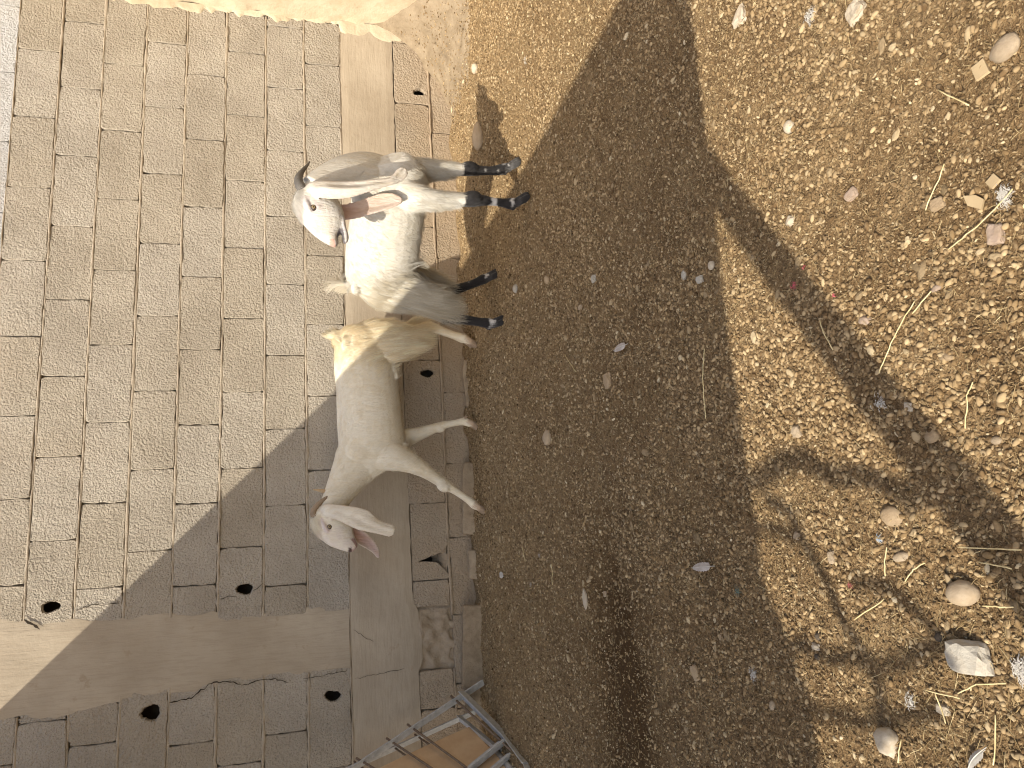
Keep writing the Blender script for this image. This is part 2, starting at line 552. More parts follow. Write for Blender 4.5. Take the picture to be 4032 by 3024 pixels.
def bed_joint(xa, xb, zc, hw, seed, proud=0.002):
    n = int((xb - xa) / 0.012) + 2
    x = np.linspace(xa, xb, n)
    up = hw * (1.15 + 0.45 * vn(x / .03, seed * 3.1, 0, seed) + 0.35 * vn(x / .11, seed * 7.7, 0, seed + 1))
    dn = hw * (1.15 + 0.45 * vn(x / .03, seed * 5.1, 0, seed + 2) + 0.35 * vn(x / .13, seed * 9.7, 0, seed + 3))
    zz = zc + 0.0022 * vn(x / .2, seed, 0, seed + 4)
    d = 0.0005 - proud + 0.0035 * vn(x / .05, seed, 0, seed + 5) + 0.004 * vn(x / .21, seed, 0, seed + 6)
    rows = [(zz + up, d * 0 + 0.034), (zz + up, d + 0.003 + 0.002 * vn(x / .02, seed, 0, seed + 9)), (zz + up * .3, d), (zz - dn * .4, d + 0.001), (zz - dn, d + 0.004 + 0.002 * vn(x / .02, seed, 0, seed + 8)), (zz - dn, d * 0 + 0.034)]
    V = np.concatenate([np.stack([x, y, z], -1) for z, y in rows])
    F = []
    for r in range(len(rows) - 1):
        for k in range(n - 1):
            F.append((r * n + k, (r + 1) * n + k, (r + 1) * n + k + 1, r * n + k + 1))
    o = link('bed_joint', mesh('bed_joint', V, F), MM)
    keep_world(o, WALL)
for i in range(1, len(ROWZ)):
    zc = (ROWZ[i][1] + ROWZ[i - 1][0]) / 2
    hw = (ROWZ[i - 1][0] - ROWZ[i][1]) / 2 + 0.0005
    bed_joint(COLR[i] - 0.01, XR, zc, hw, i + 20)
    bed_joint(XL, COLL[i] + 0.01, zc, hw, i + 40)
bed_joint(-0.335, XR, 0.191, 0.0055, 61, 0.004)
bed_joint(XL, -0.60, 0.189, 0.004, 62, 0.0)
bed_joint(XL, XR, 0.7165, 0.0045, 63, 0.000)

# concrete column and beam, wavy where the concrete ran out between the blocks
def slab_profile(name, left, right, m, y=-0.003, axis='z', n=60, seed=0, thick=0.04):
    """left/right: functions of t giving the edges; axis along which t runs"""
    ts = np.linspace(0, 1, n)
    V, F = [], []
    k = 9
    for t in ts:
        a, b_, w = left(t), right(t), 0
        for q in range(k):
            s = q / (k - 1)
            along = left.span[0] + (left.span[1] - left.span[0]) * t
            across = a + (b_ - a) * s
            yy = y + 0.003 * float(vn(np.array([along / .15]), across / .15, 0, seed)[0])
            if q in (0, k - 1): yy += 0.004
            V.append((across, yy, along) if axis == 'z' else (along, yy, across))
        V.append((V[-1][0], y + thick, V[-1][2])); V.append((V[-k - 1][0], y + thick, V[-k - 1][2]))
    w = k + 2
    for r in range(n - 1):
        for q in range(k - 1):
            F.append((r * w + q, r * w + q + 1, (r + 1) * w + q + 1, (r + 1) * w + q))
        F.append((r * w + k - 1, r * w + k, (r + 1) * w + k, (r + 1) * w + k - 1))
        F.append((r * w + k + 1, r * w, (r + 1) * w, (r + 1) * w + k + 1))
    F.append(tuple(range(0, w))); F.append(tuple(range((n - 1) * w, n * w)))
    if axis != 'z':
        F = [tuple(reversed(f)) for f in F]
    bm = bmesh.new()
    me = mesh(name, V, F)
    bm.from_mesh(me); bmesh.ops.recalc_face_normals(bm, faces=bm.faces); bm.to_mesh(me); bm.free()
    o = link(name, me, m)
    keep_world(o, WALL)
    return o
class Edge:
    def __init__(self, span, pts, seed, amp):
        self.span, self.p, self.s, self.a = span, pts, seed, amp
    def __call__(self, t):
        al = self.span[0] + (self.span[1] - self.span[0]) * t
        v = np.interp(al, [q[0] for q in self.p], [q[1] for q in self.p])
        return float(v + self.a * vn(np.array([al / .09]), self.s, 0, self.s)[0] + self.a * .6 * vn(np.array([al / .03]), self.s, 0, self.s + 1)[0])
zc_ = [(a + b_) / 2 for a, b_ in ROWZ][::-1]
slab_profile('concrete_column', Edge((0.722, 2.62), list(zip(zc_, [q - 0.004 for q in COLL[::-1]])), 5, 0.013), Edge((0.722, 2.62), list(zip(zc_, [q + 0.004 for q in COLR[::-1]])), 9, 0.013), MCZ, -0.004, 'z', 150, 3)
slab_profile('concrete_beam', Edge((XL, XR), [(XL, .374), (-.8, .374), (-.6, .378), (-.55, .356), (-.45, .354), (-.3, .368), (-.25, .39), (-.1, .396), (0.3, .400), (1, .406), (XR, .406)], 15, 0.004), Edge((XL, XR), [(XL, .7125), (XR, .7125)], 19, 0.0012), MCX, -0.003, 'x', 420, 8)

# crumbled hole beneath the beam, where block faces have fallen away
def eroded_patch():
    nx, nz_ = 44, 26
    x0, x1, z0, z1 = -0.605, -0.282, 0.10, 0.372
    V = []
    for k in range(nz_):
        for i in range(nx):
            s, t = i / (nx - 1), k / (nz_ - 1)
            x, z = x0 + (x1 - x0) * s, z0 + (z1 - z0) * t
            a = np.array([x])
            y = 0.014 + 0.020 * vn(a / .055, z / .05, 0, 71)[0] + 0.009 * vn(a / .02, z / .02, 0, 72)[0]
            for cx in (-.335, -.43, -.53):           # the open cores of the block below
                y += 0.06 * math.exp(-(((x - cx) / .026) ** 4 + ((z - .175) / .026) ** 4))
            y -= 0.022 * float(sstep(.30, .37, np.array(z))) * (0.5 + 0.5 * vn(a / .06, z / .06, 0, 73)[0])
            e = min(s, 1 - s, t, 1 - t)
            y = y if e > 0.03 else 0.028
            V.append((x, y, z))
    F = [(k * nx + i, k * nx + i + 1, (k + 1) * nx + i + 1, (k + 1) * nx + i) for k in range(nz_ - 1) for i in range(nx - 1)]
    o = link('crumbled_block', mesh('crumbled_block', V, F, True), MM)
    keep_world(o, WALL)
    o['label'] = 'crumbled broken block with open cores under the beam'
eroded_patch()

# cracks in the column and blocks: dark strips on the face, gap shade put into their colour
def crack(pts, w, name='crack'):
    V, F = [], []
    pts = [Vector(p) for p in pts]
    dense = []
    for a, b_ in zip(pts[:-1], pts[1:]):
        k = max(2, int((b_ - a).length / 0.012))
        for q in range(k): dense.append(a.lerp(b_, q / k))
    dense.append(pts[-1])
    for i, p in enumerate(dense):
        j = Vector((random.gauss(0, .0022), 0, random.gauss(0, .0022)))
        d = (dense[min(i + 1, len(dense) - 1)] - dense[max(i - 1, 0)]).normalized()
        nrm = Vector((-d.z, 0, d.x))
        ww = w * random.uniform(.4, 1.2) * (0.3 if i in (0, len(dense) - 1) else 1)
        c = p + j
        V += [c + nrm * ww + Vector((0, -0.0002, 0)), c + Vector((0, 0.0, 0)), c - nrm * ww + Vector((0, -0.0002, 0))]
    for i in range(len(dense) - 1):
        F += [(3 * i, 3 * i + 1, 3 * i + 4, 3 * i + 3), (3 * i + 1, 3 * i + 2, 3 * i + 5, 3 * i + 4)]
    o = link(name, mesh(name, V, F), M_CRACK)
    keep_world(o, WALL)
M_CRACK = m_simple('crack_dark', (0.030, 0.022, 0.015), (0.05, 0.037, 0.025), bd=0)
YC = -0.0085
crack([(-.570, YC, 1.24), (-.553, YC, 1.30), (-.548, YC, 1.36), (-.578, YC, 1.42), (-.612, YC, 1.46), (-.618, YC, 1.56)], 0.0028)
crack([(-.576, YC, 1.235), (-.560, YC, 1.15), (-.562, YC, 1.08), (-.585, YC, 1.02)], 0.0025)
crack([(-.575, YC, .95), (-.568, YC, .85), (-.556, YC, .735)], 0.0016)
crack([(-.195, YC, 2.19), (-.215, YC, 2.15), (-.24, YC, 2.12)], 0.006)
crack([(-.165, -.0045, 1.975), (-.145, -.0045, 1.90), (-.152, -.0045, 1.86), (-.148, -.0045, 1.79)], 0.002)
crack([(-.165, -.0045, 1.345), (-.155, -.0045, 1.30), (-.158, -.0045, 1.27)], 0.0016)
crack([(-.135, -.0045, 1.19), (-.13, -.0045, 1.165), (-.105, -.0045, 1.14)], 0.0022)
crack([(-.36, -.0075, .705), (-.40, -.0075, .66), (-.43, -.0075, .60)], 0.0012)
crack([(-.60, -.0075, .70), (-.595, -.0075, .62), (-.58, -.0075, .52), (-.575, -.0075, .45)], 0.0012)

# ------------------------------------------------------------------ plastered wall at the right and cement skirt
def plaster_wall():
    ys = np.linspace(-5.5, 0.02, 150); zs = np.linspace(-0.2, 2.9, 70)
    Y, Z = np.meshgrid(ys, zs)
    X = XR + 0.012 + 0.010 * vn(Y / .5, Z / .5, 0, 81) + 0.005 * vn(Y / .12, Z / .12, 0, 82)
    X[:, -3:] += -0.012 * vn(Z[:, -3:] / .05, 1, 0, 83)
    v = np.stack([X, Y, Z], -1).reshape(-1, 3)
    nx, ny = len(ys), len(zs)
    i = np.arange(nx * ny).reshape(ny, nx)
    f = np.stack([i[:-1, :-1], i[1:, :-1], i[1:, 1:], i[:-1, 1:]], -1).reshape(-1, 4)
    V = list(map(tuple, v)); F = list(map(tuple, f))
    s = len(V)
    V += [(XR + .25, -5.5, -.2), (XR + .25, .02, -.2), (XR + .25, .02, 2.9), (XR + .25, -5.5, 2.9)]
    F += [(s, s + 1, s + 2, s + 3), (int(i[-1, 0]), int(i[-1, -1]), s + 2, s + 3), (int(i[0, 0]), s, s + 3, int(i[-1, 0]))]
    o = link('plaster_wall', mesh('plaster_wall', V, F, True), MPL)
    tag(o, 'bright cream plastered wall meeting the block wall at the corner', 'wall')
plaster_wall()
# plaster smeared over the block ends in the corner
def smear():
    zs = np.linspace(0.2, 2.45, 190)
    V, F = [], []
    for z in zs:
        a = np.array([z])
        w = 0.035 + 0.022 * vn(a / .09, 1, 0, 91)[0] + 0.016 * vn(a / .03, 1, 0, 92)[0] + 0.012 * vn(a / .4, 1, 0, 93)[0] + (0.05 if z < .72 else 0)
        w = max(w, 0.008)
        for s, y in ((0, 0.001), (.15, -0.005), (.6, -0.0085 + .004 * vn(a / .02, 5, 0, 94)[0]), (1, -0.014)):
            V.append((XR + 0.015 - w * (1 - s), y + 0.0, z))
    for k in range(len(zs) - 1):
        for q in range(3):
            F.append((k * 4 + q, k * 4 + q + 1, (k + 1) * 4 + q + 1, (k + 1) * 4 + q))
    o = link('plaster_smear', mesh('plaster_smear', V, F, True), MPL)
    keep_world(o, WALL)
    o['label'] = 'cream plaster smeared over the block ends in the corner'
smear()
M_CEM = m_simple('cement_skirt', (0.21, 0.158, 0.10), (0.31, 0.245, 0.165), 14.0, 60.0, 0.010)
def skirt_z(X, Y):
    q = (XR - X) / .165 + np.clip(-Y, 0, 9) / .42
    Z = 0.37 * np.exp(-q) - 0.02 + 0.055 * sstep(.75, .2, (XR - X)) * sstep(.62, .25, -Y) + 0.012 * vn(X / .08, Y / .08, 0, 55) + 0.007 * vn(X / .03, Y / .03, 0, 56)
    # crack running along the skirt
    cy = -0.20 + 0.03 * vn(X / .06, 1, 0, 57) + 0.02 * vn(X / .025, 1, 0, 58) + (X - 2.85) * .12
    Z = Z - 0.034 * np.exp(-((Y - cy) / .010) ** 2) * sstep(2.62, 2.68, X) * sstep(3.1, 3.04, X)
    edge = np.minimum((X - 2.25) / .1, (Y + .62) / .1).clip(0, 1)
    return Z + gz(X, Y) - 0.03 * (1 - edge)
def top_z(x, y):
    """surface one would step on"""
    g = gz(x, y)
    return np.where((x > 2.26) & (y > -.61), np.maximum(g, skirt_z(x, y)), g)
def skirt():
    xs = np.linspace(2.25, 3.16, 92); ys = np.linspace(-0.62, 0.02, 66)
    X, Y = np.meshgrid(xs, ys)
    Z = skirt_z(X, Y)
    v = np.stack([X, Y, Z], -1).reshape(-1, 3)
    i = np.arange(X.size).reshape(X.shape)
    f = np.stack([i[:-1, :-1], i[:-1, 1:], i[1:, 1:], i[1:, :-1]], -1).reshape(-1, 4)
    o = link('cement_skirt', mesh('cement_skirt', v, f, True), M_CEM)
    tag(o, 'cracked sandy cement fillet sloping out of the sunny wall corner', 'cement skirt')
skirt()

# ------------------------------------------------------------------ shade roof behind the viewer, whose shadow lies over the yard
def box_v(x0, x1, y0, y1, z0, z1):
    v = [(x0, y0, z0), (x1, y0, z0), (x1, y1, z0), (x0, y1, z0), (x0, y0, z1), (x1, y0, z1), (x1, y1, z1), (x0, y1, z1)]
    f = [(3, 2, 1, 0), (4, 5, 6, 7), (0, 1, 5, 4), (1, 2, 6, 5), (2, 3, 7, 6), (3, 0, 4, 7)]
    return v, f
def bar_geo(p, q, w, h=None, up=Vector((0, 0, 1))):
    p, q = Vector(p), Vector(q)
    h = h or w
    d = (q - p).normalized()
    s = d.cross(up)
    if s.length < 1e-3: s = d.cross(Vector((0, 1, 0)))
    s.normalize()
    u = s.cross(d)
    v = [e + s * a * w / 2 + u * b_ * h / 2 for e in (p, q) for a, b_ in ((-1, -1), (1, -1), (1, 1), (-1, 1))]
    f = [(0, 1, 2, 3), (7, 6, 5, 4), (0, 4, 5, 1), (1, 5, 6, 2), (2, 6, 7, 3), (3, 7, 4, 0)]
    return v, f
M_WOOD = m_simple('grey_timber', (0.16, 0.12, 0.08), (0.27, 0.21, 0.15), 9.0, 30.0, 0.004)
M_SHEET = m_simple('roof_sheet', (0.18, 0.15, 0.12), (0.30, 0.26, 0.21), 3.0, 8.0, 0.004)
ZR = 2.9
RX, RY = 1.635 - 3.0 / 1.025, -2.60 - 0.673 * ZR
ROOF = empty('shade_roof', (RX - 1.5, RY, 0))
tag(ROOF, 'flat shade roof on timber posts over the left of the yard, behind the viewer', 'roof')
def roof_part(name, vf, m, smooth=False):
    o = link(name, mesh(name, vf[0], vf[1], smooth), m)
    keep_world(o, ROOF)
    return o
roof_part('roof_sheet', box_v(RX - 3.4, RX, RY, 0.15, ZR, ZR + 0.1), M_SHEET)
PX, PY = 0.985 - ZR / 1.025, RY + 0.05
for q in ((PX, PY), (PX - 2.3, PY)):
    roof_part('post', bar_geo((q[0], q[1], -0.1), (q[0], q[1], ZR), 0.068), M_WOOD)
roof_part('edge_beam', bar_geo((RX - 3.3, RY + .06, ZR - .06), (RX - .02, RY + .06, ZR - .06), 0.06, 0.1), M_WOOD)
def flap():
    V, F = [], []
    n = 40
    for i in range(n):
        t = i / (n - 1)
        x = -2.84 - 1.7 * t
        d = 0.04 + 0.20 * float(sstep(0, .12, np.array(t))) + 0.03 * math.sin(t * 23)
        for q in (0, .5, 1):
            V.append((x, RY - 0.004 + 0.012 * math.sin(t * 40 + q * 2) * q, ZR + 0.05 - q * (d + .05)))
    for i in range(n - 1):
        for q in (0, 1):
            F.append((i * 3 + q, i * 3 + q + 1, i * 3 + q + 4, i * 3 + q + 3))
    roof_part('tarp_flap', (V, F), M_SHEET)
flap()
def tube_geo(pts, rad, k=6, cap=True):
    pts = [Vector(p) for p in pts]
    V, F = [], []
    prev = None
    for i, p in enumerate(pts):
        d = (pts[min(i + 1, len(pts) - 1)] - pts[max(i - 1, 0)]).normalized()
        s = d.cross(Vector((0, 0, 1))) if prev is None else (prev - d * prev.dot(d))
        if s.length < 1e-4: s = d.cross(Vector((0, 1, 0)))
        s.normalize(); prev = s
        u = d.cross(s)
        r = rad[i] if hasattr(rad, '__len__') else rad
        for q in range(k):
            a = 2 * math.pi * q / k
            V.append(p + s * math.cos(a) * r + u * math.sin(a) * r)
    for i in range(len(pts) - 1):
        for q in range(k):
            F.append((i * k + q, i * k + (q + 1) % k, (i + 1) * k + (q + 1) % k, (i + 1) * k + q))
    if cap:
        F.append(tuple(reversed(range(k)))); F.append(tuple(range((len(pts) - 1) * k, len(pts) * k)))
    return V, F
roof_part('knee_brace', tube_geo([(-2.70, PY, 2.88), (-2.636, PY, 2.825), (-2.54, PY, 2.715), (-2.365, PY, 2.568), (-2.275, PY, 2.476), (-2.195, PY, 2.357), (-2.10, PY, 2.246), (-2.02, PY, 2.142), (-1.984, PY, 2.083), (-1.86, PY, 1.96)], .020, 8), M_WOOD, True)
def wire(a, b_, sag):
    a, b_ = Vector(a), Vector(b_)
    pts = [a.lerp(b_, t) + Vector((0, 0, -sag * 4 * t * (1 - t))) for t in np.linspace(0, 1, 24)]
    roof_part('wire', tube_geo(pts, 0.006, 5), M_WOOD)
def cat_interp(keys, step=0.008):
    """keys: (n, d) rows whose first three columns are a point; dense Catmull-Rom resampling"""
    K = np.array(keys, float)
    out = []
    n = len(K)
    for i in range(n - 1):
        p0, p1, p2, p3 = K[max(i - 1, 0)], K[i], K[i + 1], K[min(i + 2, n - 1)]
        m = max(2, int(np.linalg.norm(p2[:3] - p1[:3]) / step))
        for q in range(m):
            t = q / m
            out.append(0.5 * ((2 * p1) + (p2 - p0) * t + (2 * p0 - 5 * p1 + 4 * p2 - p3) * t * t + (3 * p1 - p0 - 3 * p2 + p3) * t ** 3))
    out.append(K[-1])
    return np.array(out)

# torn strands of shade net hanging from the roof edge
NET = [[(0.06, -2.70), (0.035, -2.779), (0.012, -2.785), (-0.036, -2.816), (-0.097, -2.866), (-0.177, -2.898), (-0.241, -2.951), (-0.274, -2.96), (-0.304, -2.957), (-.36, -2.95)],
       [(0.002, -2.56), (-0.002, -2.654), (-0.009, -2.736), (-0.02, -2.804)],
       [(-0.258, -2.60), (-0.245, -2.704), (-0.236, -2.775), (-0.24, -2.838), (-0.239, -2.906), (-0.25, -2.961), (-0.242, -3.005), (-0.221, -3.054), (-.19, -3.13)],
       [(-0.353, -2.70), (-0.348, -2.851), (-0.349, -2.902), (-0.342, -2.956), (-0.332, -3.004), (-.30, -3.10)],
       [(-0.097, -2.96), (-0.107, -3.009), (-0.114, -3.045), (-0.133, -3.081), (-0.151, -3.11), (-.20, -3.16)]]
for k, pl in enumerate(NET):
    P3 = []
    for gx, gy in pl:
        zz = (gy - RY - .01) / .673
        P3.append((gx - zz / 1.025, RY + .01 + .004 * k, zz))
    K = cat_interp(P3, .03)
    roof_part('net_strand', tube_geo([tuple(q) for q in K], .015 if k in (0, 2) else .012, 5), M_WOOD)

# ------------------------------------------------------------------ goats
def col2(c): return tuple(min(.8, q * 1.6 + .01) for q in c)
class Flesh:
    """collects closed lofts with colours; later fused into one continuous skin"""
    def __init__(self):
        self.v, self.f, self.c = [], [], []
        self.n = 0
    def add(self, V, F, C):
        self.f += [tuple(i + self.n for i in f) for f in F]
        self.v.append(np.asarray(V, float)); self.c.append(np.asarray(C, float)); self.n += len(V)
    def loft(self, keys, side, col, k=20, step=0.008):
        """keys: x,y,z, r_side, r_up ; side: lateral direction; col(t, ang, pos) -> rgb"""
        K = cat_interp(keys, step)
        n = len(K)
        V, C, F = [], [], []
        side = np.array(side, float)
        for i in range(n):
            d = K[min(i + 1, n - 1), :3] - K[max(i - 1, 0), :3]
            d /= np.linalg.norm(d) + 1e-9
            s = side - d * side.dot(d); s /= np.linalg.norm(s)
            u = np.cross(s, d)
            for q in range(k):
                a = 2 * math.pi * q / k
                p = K[i, :3] + s * math.cos(a) * max(K[i, 3], .001) + u * math.sin(a) * max(K[i, 4], .001)
                V.append(p); C.append(col(i / (n - 1), a, p))
        for i in range(n - 1):
            for q in range(k):
                F.append((i * k + q, i * k + (q + 1) % k, (i + 1) * k + (q + 1) % k, (i + 1) * k + q))
        F.append(tuple(reversed(range(k)))); F.append(tuple(range((n - 1) * k, n * k)))
        self.add(V, F, C)
    def rings(self, R, col, k=24, dense=6):
        """head: list of (top(x,z), bottom(x,z), half width, y) rings"""
        K = np.array([[*t, *b_, w, y] for t, b_, w, y in R], float)
        full = []
        n = len(K)
        for i in range(n - 1):
            p0, p1, p2, p3 = K[max(i - 1, 0)], K[i], K[i + 1], K[min(i + 2, n - 1)]
            for q in range(dense):
                t = q / dense
                full.append(0.5 * ((2 * p1) + (p2 - p0) * t + (2 * p0 - 5 * p1 + 4 * p2 - p3) * t * t + (3 * p1 - p0 - 3 * p2 + p3) * t ** 3))
        full.append(K[-1])
        V, C, F = [], [], []
        m = len(full)
        for i, (tx, tz, bx, bz, w, y) in enumerate(full):
            for q in range(k):
                a = 2 * math.pi * q / k
                s = (1 + math.sin(a)) / 2
                ww = w * math.copysign(abs(math.cos(a)) ** 0.85, math.cos(a))
                p = (bx + (tx - bx) * s, y + ww, bz + (tz - bz) * s)
                V.append(p); C.append(col(i / (m - 1), a, np.array(p)))
        for i in range(m - 1):
            for q in range(k):
                F.append((i * k + q, i * k + (q + 1) % k, (i + 1) * k + (q + 1) % k, (i + 1) * k + q))
        F.append(tuple(reversed(range(k)))); F.append(tuple(range((m - 1) * k, m * k)))
        self.add(V, F, C)
    def ear(self, keys, wide, face, thick, colo, coli, fold=0.25, seed=0):
        """keys: x,y,z, half width, cup; a long hanging cupped sheet. wide: width direction, face: direction the outer side looks to"""
        K = cat_interp(keys, 0.006)
        n = len(K); m = 17
        wide = np.array(wide, float); face = np.array(face, float)
        V, C, F = [], [], []
        for side in (0, 1):
            for i in range(n):
                d = K[min(i + 1, n - 1), :3] - K[max(i - 1, 0), :3]
                d /= np.linalg.norm(d) + 1e-9
                w = wide - d * wide.dot(d); w /= np.linalg.norm(w)
                f = np.cross(w, d); f = f if f.dot(face) > 0 else -f
                hw, cup = K[i, 3], K[i, 4]
                t = i / (n - 1)
                for q in range(m):
                    s = 2 * q / (m - 1) - 1
                    rip = fold * hw * (0.30 * math.sin(3.1 * s + 5 * t + seed) + 0.16 * math.sin(7 * s + seed * 2 + 3 * t))
                    wob = 1 + 0.07 * math.sin(9 * t + seed) * (1 if s > 0 else -1)
                    th = thick / 2 * (1 - 0.5 * abs(s) ** 3)
                    p = K[i, :3] + w * hw * s * wob + f * (cup * hw * (1 - s * s) + rip * min(1, 4 * t)) + f * (th if side == 0 else -th)
                    V.append(p)
                    C.append(colo(t, s, p) if side == 0 else coli(t, s, p))
        N_ = n * m
        for i in range(n - 1):
            for q in range(m - 1):
                a = i * m + q
                F.append((a, a + 1, a + m + 1, a + m))
                F.append((N_ + a + m, N_ + a + m + 1, N_ + a + 1, N_ + a))
        def strip(ids):
            for a, b_ in zip(ids[:-1], ids[1:]):
                F.append((a, N_ + a, N_ + b_, b_))
        strip([q for q in range(m)][::-1]); strip([(n - 1) * m + q for q in range(m)])
        strip([i * m for i in range(n)]); strip([i * m + m - 1 for i in range(n)][::-1])
        self.add(V, F, C)
    def hoof(self, at, heading, zg, col, w=.0125, l=.038):
        """cloven hoof with two dewclaws behind the fetlock"""
        a = np.array([at[0], at[1], 0.0]); h = np.array(heading, float); h = h / np.linalg.norm(h); lat = np.array([-h[1], h[0], 0])
        for q in (-1, 1):
            o = a + lat * q * w * .95
            self.loft([(*(o - h * .012)[:2], zg + .062, w * .95, w), (*(o + h * .002)[:2], zg + .040, w * 1.05, w * 1.15), (*(o + h * .016)[:2], zg + .020, w * 1.1, w * 1.25), (*(o + h * .030)[:2], zg + .008, w, w * .95), (*(o + h * l)[:2], zg + .002, w * .45, w * .4)], lat, lambda t, a_, p: col if p[2] < zg + .034 else col2(col), 12, .005)
            d = a + lat * q * w * .8 - h * .028
            self.loft([(*d[:2], zg + .078, .006, .006), (*(d - h * .006)[:2], zg + .066, .0065, .0065), (*(d - h * .007)[:2], zg + .056, .004, .004)], lat, lambda t, a_, p: col, 8, .004)
    def blob(self, c, r, col, d=(1, 0, 0)):
        d = np.array(d, float); c = np.array(c, float)
        R_ = r if hasattr(r, '__len__') else (r, r, r)
        side = np.cross(d, (0, 0, 1.0)) if abs(d[2]) < .9 else np.array([0, 1.0, 0])
        ks = [(*(c + d * R_[0] * t), max(.002, R_[1] * math.sqrt(max(0, 1 - t * t))), max(.002, R_[2] * math.sqrt(max(0, 1 - t * t)))) for t in (-.98, -.8, -.5, 0, .5, .8, .98)]
        self.loft(ks, side, col if callable(col) else (lambda t, a_, p: col), 14, .006)
    def fuse(self, name, voxel=0.0040, smooth=3):
        V = np.concatenate(self.v); C = np.concatenate(self.c)
        me = mesh(name + '_src', V, self.f)
        bm = bmesh.new(); bm.from_mesh(me); bmesh.ops.recalc_face_normals(bm, faces=bm.faces); bm.to_mesh(me); bm.free()
        o = bpy.data.objects.new(name + '_src', me); COL.objects.link(o)
        r = o.modifiers.new('r', 'REMESH'); r.mode = 'VOXEL'; r.voxel_size = voxel; r.use_smooth_shade = True
        s = o.modifiers.new('s', 'SMOOTH'); s.factor = 0.5; s.iterations = smooth
        dg = bpy.context.evaluated_depsgraph_get()
        out = bpy.data.meshes.new_from_object(o.evaluated_get(dg))
        bpy.data.objects.remove(o)
        kd = kdtree.KDTree(len(V))
        for i, p in enumerate(V): kd.insert(p, i)
        kd.balance()
        nv = len(out.vertices)
        co = np.empty(nv * 3); out.vertices.foreach_get('co', co); co = co.reshape(-1, 3)
        col = np.ones((nv, 4), np.float32)
        for i in range(nv):
            r_ = kd.find_n(co[i], 3)
            w = np.array([1 / (q[2] + 1e-4) for q in r_])
            col[i, :3] = (w[:, None] * C[[q[1] for q in r_]]).sum(0) / w.sum()
        at = out.color_attributes.new('Col', 'FLOAT_COLOR', 'POINT')
        at.data.foreach_set('color', col.ravel())
        out.shade_smooth()
        out.name = name
        return out, co, col[:, :3]

def m_fur():
    m, n, b = mat('goat_coat')
    a = N(n, 'ShaderNodeVertexColor', layer_name='Col')
    p = pos(n)
    mp = N(n, 'ShaderNodeMapping'); n.links.new(p, mp.inputs[0]); mp.inputs['Scale'].default_value = (1, 1, .35)
    h = noise(n, mp.outputs[0], 170.0, 4, 0.6)
    v = math_(n, 'MULTIPLY_ADD', h, 0.26, 0.87)
    hsv = N(n, 'ShaderNodeHueSaturation'); n.links.new(a.outputs[0], hsv.inputs['Color']); n.links.new(v, hsv.inputs['Value'])
    mp3 = N(n, 'ShaderNodeMapping'); n.links.new(p, mp3.inputs[0]); mp3.inputs['Rotation'].default_value = (0, .75, .3); mp3.inputs['Scale'].default_value = (1, 1, .14)
    lock = noise(n, mp3.outputs[0], 48.0, 5, .7, .6)
    cc = mixc(n, math_(n, 'MULTIPLY', ramp(n, lock, [(.46, (0, 0, 0)), (.66, (1, 1, 1))]), .55), hsv.outputs[0], mixc(n, 1.0, hsv.outputs[0], (.90, .82, .68), 'MULTIPLY'))
    n.links.new(cc, b.inputs['Base Color'])
    b.inputs['Roughness'].default_value = 0.75
    b.inputs['Sheen Weight'].default_value = 0.15
    b.inputs['Subsurface Weight'].default_value = 0.0
    mp2 = N(n, 'ShaderNodeMapping'); n.links.new(p, mp2.inputs[0]); mp2.inputs['Rotation'].default_value = (0, .75, .3); mp2.inputs['Scale'].default_value = (1, 1, .16)
    st = noise(n, mp2.outputs[0], 75.0, 5, .65, .5)
    b1 = bump(n, b, noise(n, p, 22.0, 3), 0.30, 0.012)
    b2 = bump(n, b, st, 0.6, 0.010, b1)
    bump(n, b, h, 0.4, 0.004, b2)
    return m
def m_hair():
    m, n, b = mat('goat_hair')
    a = N(n, 'ShaderNodeVertexColor', layer_name='Col')
    n.links.new(a.outputs[0], b.inputs['Base Color'])
    b.inputs['Roughness'].default_value = 0.6
    tr = N(n, 'ShaderNodeBsdfTranslucent'); n.links.new(a.outputs[0], tr.inputs[0])
    mx = N(n, 'ShaderNodeMixShader'); mx.inputs[0].default_value = 0.35
    n.links.new(b.outputs[0], mx.inputs[1]); n.links.new(tr.outputs[0], mx.inputs[2])
    n.links.new(mx.outputs[0], n.nodes['Material Output'].inputs[0])
    return m
MFUR, MHAIR = m_fur(), m_hair()
MHORN = m_simple('grey_horn', (0.085, 0.075, 0.065), (0.16, 0.145, 0.125), 30.0, 160.0, 0.003, 0.55, 0.35)
MHORN3 = m_simple('pale_tan_horn', (0.42, 0.29, 0.16), (0.56, 0.41, 0.25), 30.0, 160.0, 0.002, 0.55, 0.35)
MHORN2 = m_simple('tan_horn', (0.24, 0.17, 0.11), (0.36, 0.27, 0.18), 30.0, 160.0, 0.003, 0.55, 0.35)

